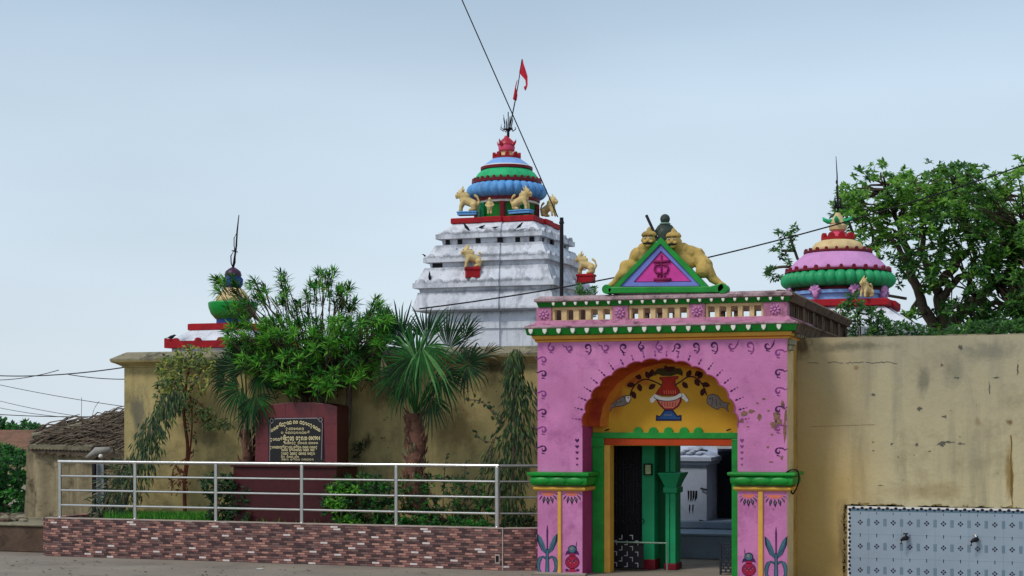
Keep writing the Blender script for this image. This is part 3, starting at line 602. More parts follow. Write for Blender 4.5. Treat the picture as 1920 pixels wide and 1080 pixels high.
# balustrade
zb0, zb1 = zz(599), zz(571)
BY0, BY1 = YG+.02, YG+.14
piers = [(1020, 14), (1163, 15), (1307, 15), (1453, 22)]
pw = lambda a, b, hw: (PX(a-hw, YG), PX(a+hw, YG))
for i, (uc, hw) in enumerate(piers):
    x0, x1 = pw(uc, 0, hw)
    if i == 3: x1 = GX1-.0
    mb = MB(); mb.box(x0, x1, YG-.01, YG+.2, zb0, zb1); mb.build('balustrade_pier', pink_worn, gate, bevel=.006)
    xc, zc = (x0+x1)/2, (zb0+zb1)/2
    mb = MB()
    for k in range(8):
        a = math.pi/4*k+.2; mb.ball((xc+.052*math.cos(a), YG-.02, zc+.052*math.sin(a)), (.03, .02, .018), 0, 8, 5, Matrix.Rotation(-a, 3, 'Y'))
    mb.ball((xc, YG-.03, zc), (.024, .022, .024), 0, 8, 5); mb.build('flower_boss', mat('faded_rose_plaster', srgb(196, 130, 176), .8, .2, 8, .2), gate, smooth=True)
    if i < 3:
        xn0 = x1; xn1 = PX(piers[i+1][0]-piers[i+1][1], YG)
        mb = MB(); zlo, zhi = zb0+.0, zb1; n = 5; wd = (xn1-xn0); pitch = wd/n; op = .105
        mb.box(xn0, xn1, BY0, BY1, zlo, zlo+.022); mb.box(xn0, xn1, BY0, BY1, zhi-.042, zhi)
        xe = xn0
        for k in range(n+1):
            xa = xn0 if k == 0 else xn0+k*pitch-(pitch-op)/2; xb = xn1 if k == n else (xn0+(pitch-op)/2 if k == 0 else xa+(pitch-op))
            mb.box(xa, xb, BY0+.004, BY1-.004, zlo+.022, zhi-.042)
            mb.box(xa-.006, xb+.006, BY0-.006, BY1+.006, zhi-.058, zhi-.044)
        mb.build('baluster_panel', cream, gate, bevel=.004)
mb = MB(); par = rect(GX0+.05, GX1, YG, YG+.22)
plan_loft(mb, par, [(.005, zz(571)), (.03, zz(570.5)), (.05, zz(563)), (.055, zz(562))], 0); mb.build('upper_green_band', dkgreen, gate)
mb = MB(); plan_loft(mb, par, [(.06, zz(561.8)), (.085, zz(560)), (.08, zz(556)), (.03, zz(552)), (0, zz(550))], 0); mb.build('upper_ledge', ledge_worn, gate)
drops(zz(565.5), 0, .172, .022, 'upper_drop', YG-.055, PX(1040, YG), GX1)
# back and left parapet of the gate roof
mb = MB(); mb.box(GX0, GX0+.14, YG+.23, WY, zb0, zz(552)); mb.box(GX0+.14, GX1-.3, WY-.14, WY, zb0, zb0+.1)
for k in range(14):
    x = GX0+.3+k*.25; mb.box(x, x+.09, WY-.13, WY-.01, zb0+.1, zz(566))
mb.box(GX0+.14, GX1-.3, WY-.16, WY+.02, zz(566), zz(556)); mb.build('rear_parapet', brown_worn, gate)
# long side wing running back on the right, soot stained
wx0, wx1, wy1 = GX1-.75, GX1, 29.6
mb = MB(); mb.box(wx0, wx1-.0, WY+.001, wy1, 0, GT+.1); mb.build('wing_wall', brown_worn, gate)
side = rect(wx0, wx1, YG+.0, wy1)
mb = MB()
y0 = YG-.02
def side_band(p):   # profile extruded along Y on the +X face only
    n = len(p); vs = [(wx1+o, y0, z) for o, z in p]+[(wx1+o, wy1, z) for o, z in p]
    mb.add(vs, [(i, i+1, n+i+1, n+i) for i in range(n-1)]+[tuple(range(n)), tuple(range(2*n-1, n-1, -1))])
side_band([(0.003, zz(629)), (.12, zz(628)), (.175, zz(613)), (.2, zz(611)), (.19, zz(608)), (.05, zz(601)), (.003, zz(600))])
side_band([(-.15, zz(571)), (.06, zz(571)), (.1, zz(562)), (.12, zz(558)), (.05, zz(551)), (-.1, zz(549)), (-.15, zz(549))])
mb.build('side_cornice', brown_worn, gate, smooth='auto')
mb = MB(); yy = YG+.24
while yy < wy1-.3:
    mb.box(wx1-.12, wx1-.01, yy, yy+.1, zz(600), zz(571)); yy += .2
mb.box(wx1-.42, wx1-.2, YG+.3, wy1, zz(600), zz(573)); mb.build('side_balusters', brown_worn, gate)
yy = YG+.3
while yy < wy1-.1:
    mb = MB(); mb.box(wx1+.06, wx1+.12, yy, yy+.07, zz(634), zz(628.4)); yy += .2; mb.build('side_dentil', concrete_cap, gate)
yy = YG+1.3
for k in range(6):
    mb = MB(); mb.box(wx1-.14, wx1+.03, yy, yy+.22, zz(599), zz(571)); yy += 1.0; mb.build('side_pier', brown_worn, gate)
# corner brackets under the side cornice
mb = MB(); mb.box(GX1+.002, GX1+.09, YG+.03, YG+.3, zz(650), zz(640)); mb.box(GX1+.002, GX1+.06, YG+.03, YG+.3, zz(660), zz(651)); mb.build('corner_bracket', concrete_cap, gate, bevel=.01)

# ------- pediment
YP = YG-.01
ped = thing('pediment', 'green edged triangular pediment with pink field standing on the gate parapet', 'pediment', P(1240, 549, YP))
tri = lambda l: [(P(u, v, YP).x, P(u, v, YP).z) for u, v in l]
mb = MB(); mb.prism(tri([(1146, 551), (1147, 541), (1326, 541), (1327, 551)]), YP-.02, YP+.3); mb.build('plinth', ledge_worn, ped, bevel=.006)
mb = MB(); mb.prism(tri([(1239.4, 447), (1241, 447), (1327, 537.5), (1153, 538)]), YP+.01, YP+.2); mb.build('backing_panel', green, ped)
def frame(o, i, ya, yb, m, name):
    mb = MB(); a = tri(o); b = tri(i)
    vs = [(x, ya, z) for x, z in a]+[(x, ya, z) for x, z in b]+[(x, yb, z) for x, z in a]+[(x, yb, z) for x, z in b]
    fs = []
    for k in range(3):
        j = (k+1) % 3; fs += [(k, j, j+3, k+3), (k, k+6, j+6, j), (k+3, j+3, j+9, k+9)]
    mb.add(vs, fs); mb.build(name, m, ped, bevel=.004)
frame([(1240, 445.5), (1329, 538), (1151, 539)], [(1239.6, 457.5), (1315, 537), (1163, 538)], YP-.05, YP+.02, green, 'outer_frame')
mb = MB(); mb.prism(tri([(1141, 541), (1150, 538.6), (1240, 537.8), (1332, 537.6), (1356, 531), (1360, 540), (1352, 548.5), (1143, 550.5)]), YP-.06, YP+.18); mb.build('base_bar', green, ped, bevel=.01)
frame([(1239.6, 457.5), (1315, 537), (1163, 538)], [(1239.8, 471), (1296.5, 527.5), (1189, 528.5)], YP-.025, YP+.02, mat('periwinkle_paint', srgb(116, 128, 206), .6, .12, 4, .1), 'inner_frame')
mb = MB(); mb.prism(tri([(1239.8, 469), (1299, 529), (1186, 530)]), YP-.006, YP+.01); mb.build('field', mat('magenta_field_paint', srgb(212, 66, 158), .65, .14, 4, .1), ped)
mb = MB(); q = YP-.026
stroke(mb, [(1239.5, 459), (1164.5, 537.4), (1314, 536.5)], 1.6, q-.026, 0, True); stroke(mb, [(1239.8, 471), (1189, 528.5), (1296.5, 527.5)], 1.4, q-.002, 0, True)
mb.build('frame_line', navy_ink, ped, recalc=False)
mb = MB()   # trident and drum relief
for a, b, r in (((1240, 478), (1240, 524), .012), ((1225, 491), (1256, 490), .02), ((1226, 524), (1258, 523.5), .022), ((1229, 528), (1254, 527.5), .014)):
    mb.tube([P(*a, YP-.02), P(*b, YP-.02)], r, 8)
for s in (-1, 1):
    mb.tube([P(1240+s*x, v, YP-.02) for x, v in smooth_line([(3, 497), (9, 497), (13, 503), (10, 511), (4, 512), (7, 519)], 3)], .016, 8)
mb.build('trident_relief', mat('plum_relief_paint', srgb(136, 30, 84), .65, .2, 6, .1), ped, smooth=True)
for uc, vc in ((1140, 543), (1357, 542)):
    c = P(uc, vc, YP+.03); mb = MB(); mb.tube([c+Vector((0, -.09, 0)), c+Vector((0, .12, 0))], .07, 18)
    s = 1 if uc < 1240 else -1; mb.tube([c+Vector((s*.02, -.02, -.02)), c+Vector((s*.16, 0, .0)), c+Vector((s*.3, 0, .02))], [.05, .035, .02], 8)
    mb.build('scroll_end', green, ped, smooth='auto')

# ------- inner pillars and shadowed side room of the passage
room = thing('inner_doorway', 'sea green inner doorway pillars beside a black grille inside the gate', 'doorway', P(1200, 1060, 24.4))
Yi = 24.35
mb = MB(); mb.box(PX(1118, Yi), PX(1206, Yi), Yi, Yi+.3, 0, 3.27); mb.build('grille_panel', door_dark, room)
mb = MB()
for k in range(9):
    x = PX(1150+k*6.4, Yi); mb.tube([(x, Yi-.02, .55), (x, Yi-.02, 2.0)], .006, 5)
for r_ in range(5):
    for k in range(4):
        cx, cz = PX(1155+k*14, Yi), .75+r_*.29
        for a in range(4): 
            b = math.pi/2*a+.78; mb.tube([(cx, Yi-.022, cz), (cx+.035*math.cos(b-.4), Yi-.03, cz+.035*math.sin(b-.4)), (cx+.055*math.cos(b), Yi-.022, cz+.055*math.sin(b))], .006, 5)
mb.build('scrollwork', mat('dull_grille_iron', srgb(56, 54, 56), .6, .2, 9, .1), room, smooth=True)
mb = MB(); mb.box(PX(1206, Yi)+.003, PX(1230, Yi), Yi-.1, Yi+.3, 0, 3.27); mb.build('pilaster', teal, room, bevel=.01)
mb = MB(); mb.box(PX(1206, Yi)-.0, PX(1232, Yi), Yi-.12, Yi+.3, 0, .16); mb.box(PX(1247.5, Yi), PX(1270, Yi), Yi-.08, Yi+.32, 0, .1); mb.build('pillar_base', maroon, room, bevel=.01)
mb = MB(); mb.box(PX(1230, Yi)+.003, PX(1252, Yi), Yi+.2, Yi+.5, 0, 3.27); mb.build('recess_panel', teal_dark, room)
px0, px1 = PX(1249, Yi), PX(1268, Yi)
mb = MB(); mb.box(px0, px0+.062, Yi-.05, Yi+.3, .1, 3.27); mb.box(px0+.062, px0+.075, Yi-.03, Yi+.3, .1, PZ(1255, 922, Yi)); mb.box(px0+.075, px1, Yi-.05, Yi+.3, .1, 3.27); mb.build('column_shaft', teal, room, bevel=.006)
mb = MB(); pl = rect(px0, px1, Yi-.05, Yi+.3); zc = lambda v: PZ(1258, v, Yi)
plan_loft(mb, pl, [(.004, zc(925)), (.03, zc(923)), (.03, zc(914)), (.01, zc(912)), (.05, zc(900)), (.1, zc(888)), (.1, zc(886)), (.0, zc(885))], 0); mb.build('column_capital', teal, room, bevel=.004)
p = P(1217, 880, Yi-.1); mb = MB(); mb.box(p.x-.075, p.x+.06, p.y-.07, p.y-.001, p.z-.09, p.z+.09, 0); mb.box(p.x-.04, p.x+.045, p.y-.075, p.y-.068, p.z-.07, p.z+.07, 1)
mb.build('switch_box', [iron, mat('pale_green_switch_face', srgb(150, 176, 120), .5, .2, 20, 0)], room)
mb = MB(); c = P(1204, 977, Yi-.12); mb.tube([c+Vector((.03*math.cos(a), 0, .035*math.sin(a))) for a in [i*math.pi/6 for i in range(13)]], .006, 6); mb.build('ring_pull', iron, room, smooth=True)

# ------- low lattice gates
def lattice(mb, x0, x1, y, z0, z1, nx, nz, th, dz):
    for j in range(nz):
        zz0 = z0+(z1-z0)*j/nz
        mb.box(x0, x1, y-th/2, y+th/2, zz0, zz0+dz)
        for i in range(nx+1):
            xx = x0+(x1-x0)*(i+(.5 if j % 2 else 0))/nx
            if xx <= x1: mb.box(xx-.006, xx+.006, y-th/2-.001, y+th/2+.001, zz0+dz, zz0+(z1-z0)/nz)
Yl = YB+.35
g1 = thing('low_gate', 'waist high tube gate leaf with bracket pattern standing in the left of the doorway', 'gate', P(1190, 1070, Yl))
mb = MB(); zt_ = PZ(1190, 1017, Yl); x0, x1 = PX(1129, Yl), PX(1251, Yl)
mb.tube([(x0, Yl, .02), (x0, Yl, zt_), (x1, Yl, zt_), (x1, Yl, .02)], .014, 8); mb.build('frame', mat('worn_green_grey_tube', srgb(118, 140, 124), .5, .25, 20, .1), g1, smooth='auto')
mb = MB(); mb.box(PX(1145, Yl), PX(1206, Yl), Yl+.02, Yl+.035, .05, zt_-.02, 0); mb.build('backing_sheet', black, g1)
mb = MB(); xs0 = PX(1148, Yl); 
for r_ in range(6):
    for k in range(3):
        x = xs0+.06+k*.17+(.085 if r_ % 2 else 0); z = .06+r_*.085
        if x > PX(1204, Yl): continue
        mb.box(x, x+.012, Yl+.008, Yl+.019, z, z+.07); mb.box(x-.04, x, Yl+.008, Yl+.018, z+(0 if (r_+k) % 2 else .058), z+(.012 if (r_+k) % 2 else .07))
mb.build('bracket_pattern', mat('dull_white_strip', srgb(158, 156, 160), .6, .15, 20, .1), g1)
g2 = thing('low_gate', 'small dark lattice gate leaf at the right of the doorway with slotted holes', 'gate', P(1365, 1070, Yl))
mb = MB(); x0, x1 = PX(1352, Yl-.1), PX(1388, Yl-.1); zt_ = PZ(1368, 1021, Yl-.1)
z0 = .03; ny = 9; nx = 4
for j in range(ny+1): mb.box(x0, x1, Yl-.11, Yl-.09, z0+(zt_-z0)*j/ny, z0+(zt_-z0)*j/ny+.02)
for j in range(ny):
    for i in range(nx+1):
        x = x0+(x1-x0)*(i+(.5 if j % 2 else 0))/nx
        if x < x1: mb.box(x-.011, x+.011, Yl-.109, Yl-.091, z0+(zt_-z0)*j/ny+.02, z0+(zt_-z0)*(j+1)/ny)
mb.box(x0-.02, x0+.006, Yl-.12, Yl-.08, 0, zt_+.03)
mb.build('lattice', mat('dark_slate_lattice', srgb(36, 40, 54), .5, .2, 20, .1), g2)

# electric cable loop beside the right capital
mb = MB(); pts = [P(u, v, y) for u, v, y in ((1474, 886, 22.95), (1484, 881, 22.9), (1494, 882, 22.92), (1498, 892, 23.0), (1497, 905, 23.1), (1492, 918, 23.2), (1486, 926, 23.3), (1483, 914, 23.3), (1490, 905, 23.2))]
mb.tube(smooth_line([tuple(p) for p in pts], 5), .012, 6)
c = mb.build('cable', iron, loc=pts[0], smooth=True); tag(c, 'dark loose cable looped round the right green capital', 'cable')

# ============================================================ courtyard shrine seen through the door
Ys = 27.6
sh = thing('courtyard_shrine', 'bluish white low shrine seen through the open gateway', 'shrine', P(1310, 1000, Ys))
X = lambda u, y=Ys: PX(u, y); Z = lambda u, v, y=Ys: PZ(u, v, y)
zw = Z(1300, 976)
mb = MB(); mb.box(-9.5, X(1325), Ys, Ys+3, zw, Z(1300, 866)); mb.build('wall', shade_grey, sh)
mb = MB(); pl = rect(-9.5, X(1325), Ys, Ys+3); z = lambda v: Z(1300, v)
plan_loft(mb, pl, [(.003, z(872)), (.06, z(870)), (.06, z(866)), (.1, z(864)), (.1, z(857)), (.04, z(855)), (-.3, z(835)), (-.5, z(815))], 0); mb.build('cornice', shade_grey, sh)
mb = MB(); mb.box(X(1290), X(1318), Ys-.02, Ys+.0, z(846), z(838)); 
random.seed(5)
for k in range(7): mb.ball((X(1275+k*6), Ys-.0, z(850-3*(k % 3))), (.08, .05, .03), 0, 8, 5)
mb.build('stucco_relief', shade_grey, sh, smooth=True)
mb = MB()
for k in range(4):
    shape(mb, [(1289+k*5, 920), (1292.5+k*5, 920), (1292+k*5, 934+3*math.sin(k*2)), (1290+k*4, 941)], Ys-.004)
for k in (0, 1): shape(mb, [(1292+k*6, 946), (1294.5+k*6, 946), (1294+k*6, 955), (1293+k*6, 964), (1291.5+k*6, 956)], Ys-.004)
mb.build('wall_marks', black, sh, recalc=False)
mb = MB(); mb.box(X(1325)+.003, -4.85, Ys+.9, Ys+1.1, zw-.1, z(842)); mb.build('recessed_wall', mat('grey_lime_wall', srgb(118, 124, 146), .9, .1, 2, .3), sh)
mb = MB(); mb.box(PX(1347, Ys+.9), PX(1376, Ys+.9)+.2, Ys+.84, Ys+.895, zw-.05, PZ(1350, 846, Ys+.9)); mb.build('door', mat('dark_plank_door', srgb(34, 32, 46), .7, .3, 9, .3), sh)
mb = MB(); mb.box(X(1325)+.003, -4.6, Ys+.3, Ys+1.5, z(842)+.003, z(836)); mb.build('porch_slab', white, sh)
mb = MB(); mb.box(-9.5, -4.6, Ys-.12, Ys+2.9, z(990), zw-.003); mb.build('upper_step', plinth_m, sh, bevel=.015)
Yf = 26.4
mb = MB(); mb.box(-9.5, -4.5, Yf, Ys+2.8, 0, PZ(1300, 1005, Yf)); mb.box(-9.5, -4.5, Yf-.03, Ys-.125, PZ(1300, 1005, Yf)+.002, PZ(1300, 1002, Yf)+.02); mb.build('lower_step', plinth_m, sh, bevel=.015)
for u, v in ((1319, 978), (1322, 845), (1321, 918)):
    p = P(u, v, Ys-.03); mb = MB(); mb.tube([p+Vector((-.07, 0, .02)), p+Vector((.03, -.02, 0)), p+Vector((.05, -.02, -.08 if v > 950 else 0))], .016, 8); mb.build('bracket', iron, sh)

# ============================================================ boundary walls
YL = 25.0
lw = thing('boundary_wall', 'khaki stained compound wall with flared grey coping behind the planter', 'wall', P(600, 1000, YL))
wl0, wl1 = PX(233, YL), GX0-.002; ztop = 3.555
mb = MB(); mb.box(wl0, wl1, YL, YL+.35, 0, 3.3); mb.build('wall_face', wall_l, lw)
mb = MB(); pl = lambda o: [(wl0-o, YL-o), (wl1, YL-o), (wl1, YL+.35+o), (wl0-o, YL+.35+o)]
plan_loft(mb, pl, [(.003, 3.28), (.03, 3.285), (.03, 3.30), (.10, 3.34), (.17, 3.37), (.185, 3.40), (.185, 3.43), (-.03, 3.555)], [0, 0, 0, 0, 0, 1, 1])
mb.build('coping', [wall_l, concrete_cap], lw)
YR = 23.9
mb = MB(); mb.box(GX1+.002, 6, YR, YR+.35, 0, 3.545)
random.seed(4); 
rw = thing('boundary_wall', 'long beige stained compound wall right of the pink gate', 'wall', P(1700, 1000, YR))
mb.build('wall_face', wall_r, rw)
mb = MB()
for k in range(34):   # broken top edge
    x = GX1+.05+k*.14; h = random.uniform(.004, .022); mb.box(x, x+.137, YR+.02, YR+.33, 3.546, 3.546+h)
mb.build('rough_top', concrete_cap, rw)
mb = MB(); YD2 = YR-.004; random.seed(11)
def blotch(cu, cv, a, b, m=0, j=.5):
    o = random.uniform(0, 99); rr = lambda q: .45+.95*abs(noise.noise(Vector((o, math.cos(R(q))*1.6, math.sin(R(q))*1.6))))*2+random.uniform(-.12, .12)
    shape(mb, [(cu+a*rr(q)*math.cos(R(q)), cv+b*rr(q)*math.sin(R(q))) for q in range(0, 360, 12)], YD2, m)
for cu, cv, a, b, m in ((1766, 831, 9, 5, 0), (1779, 829, 8, 2, 0), (1800, 832, 6, 1.6, 0), (1719, 833, 4, 2.5, 0), (1672, 832, 2.5, 1.6, 0), (1637, 829, 3, 1.3, 0), (1637, 845, 2, 1, 0), (1637, 740, 5, 2, 0), (1743, 846, 3.5, 1.2, 0), (1684, 857, 1.5, 1, 0),
                        (1724, 766, 4, 4, 0), (1771, 781, 4, 2.5, 0), (1793, 708, 6, 1.6, 0), (1868, 708, 5, 1.4, 0), (1801, 651, 4, 5, 0), (1766, 684, 2, 2.5, 0), (1650, 910, 5, .8, 0), (1855, 728, 1, 10, 0), (1908, 690, 1.6, 9, 0)):
    blotch(cu, cv, a, b, m)
ck = [(1514+i*4.2, 680+random.uniform(-1.6, 1.6)+.8*math.sin(i*.5)) for i in range(41)]
for a_ in (0, 9, 17, 26, 33): stroke(mb, ck[a_:a_+random.randint(6, 9)], [random.uniform(.5, 2.0) for _ in range(41)][:len(ck[a_:a_+7])] if 0 else 1.1, YD2, 0)
stroke(mb, [(1520, 800), (1580, 798), (1640, 796)], .6, YD2, 2)
for u, wd, v0, v1 in ((1895, 2.2, 816, 946),):
    n = 14; stroke(mb, [(u+1.2*math.sin(k*.9)+k*.25, v0+(v1-v0)*k/n) for k in range(n+1)], [wd*random.uniform(.7, 1.15) for k in range(n+1)], YD2-.0005*wd, 1)
for k in range(40):
    u = 1586+random.uniform(0, 340); blotch(u, 948+(u-1586)*.02, random.uniform(6, 22), random.uniform(1.5, 4.5), 2, .4)
for k in range(22): blotch(1584+random.uniform(-2, 1), 950+k*6, 3.5, 6, 2, .4)
mb.build('plaster_damage', [mat('grey_exposed_mortar', srgb(100, 98, 88), .95, .3, 12, .4), mat('brown_rust_run', srgb(132, 100, 46), .95, .25, 8, .2), mat('damp_ochre_stain', srgb(136, 116, 76), .95, .2, 6, .2)], rw, recalc=False)

# glazed tile panel with taps
YT = YR-.035
tp = thing('tiled_wash_panel', 'pale blue patterned tile panel low on the beige wall', 'tile panel', P(1750, 1040, YT))
tz1 = PZ(1590, 948.5, YT); tx0 = PX(1589, YT); tx1 = 4.5
mb = MB(); mb.box(tx0, tx1, YT, YR-.001, .0, tz1); mb.build('tile_field', tilebg, tp)
mb = MB(); k = MPP(1620, YT)
bw = .075
def quadxz(x0, x1, z0, z1, y, m): mb.add([(x0, y, z0), (x1, y, z0), (x1, y, z1), (x0, y, z1)], [(0, 1, 2, 3)], m)
quadxz(tx0, tx1, tz1-.03, tz1-.002, YT-.001, 0); quadxz(tx0+.001, tx0+.03, .01, tz1-.03, YT-.001, 0)
quadxz(tx0+.03, tx1, tz1-bw, tz1-.03, YT-.001, 1)
i = 0
while tx0+.02+i*.0605 < tx1:
    x = tx0+.03+i*.0605; s = .022 if i % 2 else .017; zc_ = tz1-(.028 if i % 2 else .046)
    mb.add([(x+s*a*1.15, YT-.002, zc_+s*b) for a, b in circ(10)], [tuple(range(10))], 2); i += 1
i = 0
while tz1-.05-i*.058 > .06:
    z = tz1-.06-i*.058; s = .018; mb.add([(tx0+(.026 if i % 2 else .036)+s*a, YT-.002, z+s*b*1.2) for a, b in circ(10)], [tuple(range(10))], 2); i += 1
px_ = .2365; pz_ = .350; X0 = PX(1613, YT); Z0 = PZ(1613, 979, YT)
for r_ in range(3):
    for c_ in range(32):
        x = X0+c_*px_; z = Z0-r_*pz_
        for dx, dz in ((.024, 0), (-.024, 0), (0, .024), (0, -.024)):
            s = .0165; mb.add([(x+dx+s, YT-.002, z+dz), (x+dx, YT-.002, z+dz+s), (x+dx-s, YT-.002, z+dz), (x+dx, YT-.002, z+dz-s)], [(0, 1, 2, 3)], 2)
        for q_ in (-1, 0, 1): quadxz(x+px_/2+q_*.016-.005, x+px_/2+q_*.016+.005, z-.055, z+.055, YT-.0015, 1)
        quadxz(x-.004, x+.004, z-.215, z-.165, YT-.002, 2); quadxz(x-.007, x+.007, z-.18, z-.168, YT-.0021, 2); quadxz(x-.0065, x+.0065, z-.203, z-.193, YT-.0021, 2)
        if r_ == 0: quadxz(x-.004, x+.004, z+.115, z+.15, YT-.002, 2)
c_ = 0
while X0-px_/2+c_*px_ < tx1:
    x = X0+px_/2+c_*px_; quadxz(x-.001, x+.001, .12, tz1-bw, YT-.0008, 1); c_ += 2
for r_ in range(3): quadxz(tx0+.03, tx1, Z0-.177-r_*pz_-.001, Z0-.177-r_*pz_+.001, YT-.0008, 1)
mb.build('tile_pattern', [white_trim, tile_bar, tile_ink], tp, recalc=False)
for u, v, lab in ((1698, 1008, 'dark wall tap on the tiled panel, nearer the gate'), (1829, 1011, 'dark wall tap on the tiled panel, with a pale handle, farther from the gate')):
    p = P(u, v, YT); t = thing('water_tap', lab, 'tap', p, 'taps on the tiled panel')
    mb = MB(); mb.tube([p+Vector((.02, 0, 0)), p+Vector((.02, -.06, 0)), p+Vector((-.02, -.1, -.01)), p+Vector((-.05, -.11, -.03)), p+Vector((-.055, -.11, -.085))], [.03, .034, .03, .02, .018], 10); mb.build('spout', iron, t, smooth=True)
    mb = MB(); mb.tube([p+Vector((.01, -.06, .02)), p+Vector((.01, -.06, .055))], .012, 8); mb.tube([p+Vector((-.03, -.06, .058)), p+Vector((.04, -.06, .062))], .01, 8); mb.build('handle', iron if u < 1750 else steel, t, smooth=True)
# ============================================================ temples
def ratha(cx, cy, p=.1, f=.45):
    def fn(w):
        o = []
        for k in range(4):
            c, s = [(1, 0), (0, 1), (-1, 0), (0, -1)][k]
            for x, y in ((-w, -w), (-w*f, -w), (-w*f, -w-p), (w*f, -w-p), (w*f, -w)): o.append((cx+x*c-y*s, cy+x*s+y*c))
        return o
    return fn
def crown(mb, c, r, z, n, sz, h, m=0, th=.04):
    for i in range(n):
        a = 2*math.pi*(i+.3)/n; ca, sa = math.cos(a), math.sin(a)
        tx, ty = -sa, ca; pts = [(-1, 0), (-1, .5), (-.7, .85), (-.3, 1), (.3, 1), (.7, .85), (1, .5), (1, 0)]
        vs = [(c[0]+ca*(r+o)+tx*x*sz, c[1]+sa*(r+o)+ty*x*sz, z+q*h) for o in (-th, th*.3) for x, q in pts]
        k = len(pts); mb.add(vs, [tuple(range(k)), tuple(range(2*k-1, k-1, -1))]+[(i_, (i_+1) % k, (i_+1) % k+k, i_+k) for i_ in range(k)], m)
def edge_merlons(mb, plan, w, z, step, sz, h, m=0):
    pts = plan(w); n = len(pts)
    for i in range(n):
        a, b = Vector((*pts[i], 0)), Vector((*pts[(i+1) % n], 0)); L_ = (b-a).length
        if L_ < .3: continue
        k = max(1, int(L_/step)); d = (b-a)/L_; nn = Vector((d.y, -d.x, 0))
        for j in range(k):
            c = a+d*(L_*(j+.5)/k)-nn*.03
            prof = [(-1.2, 0), (-.9, .45), (-.5, .9), (0, 1), (.5, .9), (.9, .45), (1.2, 0)]
            vs = [tuple(c+d*(x*sz)+nn*o+Vector((0, 0, z+q*h))) for o in (-.05, .028) for x, q in prof]
            q_ = len(prof); mb.add(vs, [tuple(range(q_)), tuple(range(2*q_-1, q_-1, -1))]+[(t, (t+1) % q_, (t+1) % q_+q_, t+q_) for t in range(q_)], m)
def spike_cluster(mb, c, h, sc=1.0):
    c = Vector(c); mb.tube([c, c+Vector((0, 0, .18*sc))], .035*sc, 8)
    for k in range(8):
        a = 2*math.pi*k/8; d = Vector((math.cos(a), math.sin(a), 0)); hh = h*(.8+.2*((k*7) % 3)/2)
        mb.tube([c+Vector((0, 0, .16*sc)), c+d*.09*sc+Vector((0, 0, .2*sc)), c+d*.12*sc+Vector((0, 0, .35*hh)), c+d*.09*sc+Vector((0, 0, .6*hh)), c+d*.13*sc+Vector((0, 0, hh))], [.014, .014, .012, .012, .006], 5)
        mb.tube([c+d*.12*sc+Vector((0, 0, .3*hh)), c+d*.2*sc+Vector((0, 0, .42*hh)), c+d*.19*sc+Vector((0, 0, .55*hh))], [.01, .01, .005], 4)
    mb.tube([c, c+Vector((0, 0, h*1.15))], .014, 5)

# --- main temple
YT0 = 38.0; KX = PX(950, YT0); KZ = lambda v: PZ(950, v, YT0)
main = thing('temple_tower', 'tall whitewashed stepped temple tower with blue ribbed dome', 'temple', (KX, YT0, 0))
pl = ratha(KX, YT0, .06, .24); plT = lambda w: pl(w)
W = lambda px: px/1.271/74.6/2
tiers = [(W(207)-.04, W(280)-.1, 7.19, 6.96, 6.79, 6.64), (W(262), W(322)-.09, 6.64, 6.37, 6.2, 6.07), (W(300), W(360)-.09, 6.07, 5.74, 5.56, 5.47)]
mb = MB()
w3 = tiers[2][1]
rings = [(1.58, 0), (1.58, 4.55), (1.62, 4.56), (1.62, 4.72), (1.56, 4.73), (1.50, 4.98), (w3-.02, 5.0), (w3+.02, 5.02), (w3-.1, 5.46)]
mb.loft([[(x, y, z) for x, y in pl(a)] for a, z in rings], 0)
for (wt, wl, zt, zl1, zl0, zr) in tiers:
    rings = [(wl-.14, zr-.005), (wl-.12, zl0), (wl, zl0+.002), (wl+.0, zl1-.05), (wl-.06, zl1-.05), (wt, zt)]
    mb.loft([[(x, y, z) for x, y in pl(a)] for a, z in rings], 0)
    edge_merlons(mb, pl, wl, zl1-.06, .40, .085, .105)
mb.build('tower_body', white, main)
# dark vent holes under the top eaves
for (ti, us) in ((0, (-1.1, -.78, -.28, .28, .72, 1.08)), (1, (-1.28,))):
    wl, z0 = tiers[ti][1], tiers[ti][4]
    for x in us:
        if abs(x) > wl: continue
        yb = YT0-(wl-.13)-(.07 if abs(x) < wl*.24 else 0)
        mb = MB(); s = .06 if ti == 0 else .13; mb.box(KX+x-s, KX+x+s, yb-.012, yb+.05, z0-.125, z0-.008); mb.build('vent_hole', black, main)
for y in (-.9, -.3, .35, .9):
    wl, z0 = tiers[0][1], tiers[0][4]; xb = KX+(wl-.13)+(.07 if abs(y) < wl*.24 else 0)
    mb = MB(); mb.box(xb-.05, xb+.012, YT0+y-.06, YT0+y+.06, z0-.125, z0-.008); mb.build('vent_hole', black, main)
mb = MB(); ws = W(207); mb.loft([[(x, y, z) for x, y in pl(a)] for a, z in ((ws-.06, 7.19), (ws, 7.2), (ws, 7.32), (ws-.03, 7.335))], 0); mb.build('red_slab', red, main, bevel=.01)
cz = (KX, YT0, 0)
mb = MB(); mb.lathe(cz, [(.74, 7.33), (.74, 7.74), (.80, 7.75), (.80, 7.80), (.84, 7.81), (.84, 7.93)], 32, [0, 2, 2, 1, 1])
for k in range(8):
    a = math.pi/4*k+.2; x, y = KX+.76*math.cos(a), YT0+.76*math.sin(a); mb.tube([(x, y, 7.34), (x, y, 7.75)], .075, 8, 3 if k % 2 else 1)
mb.build('drum', [dkgreen, maroon, white_trim, teal], main, smooth='auto')
mb = MB(); NR = 30
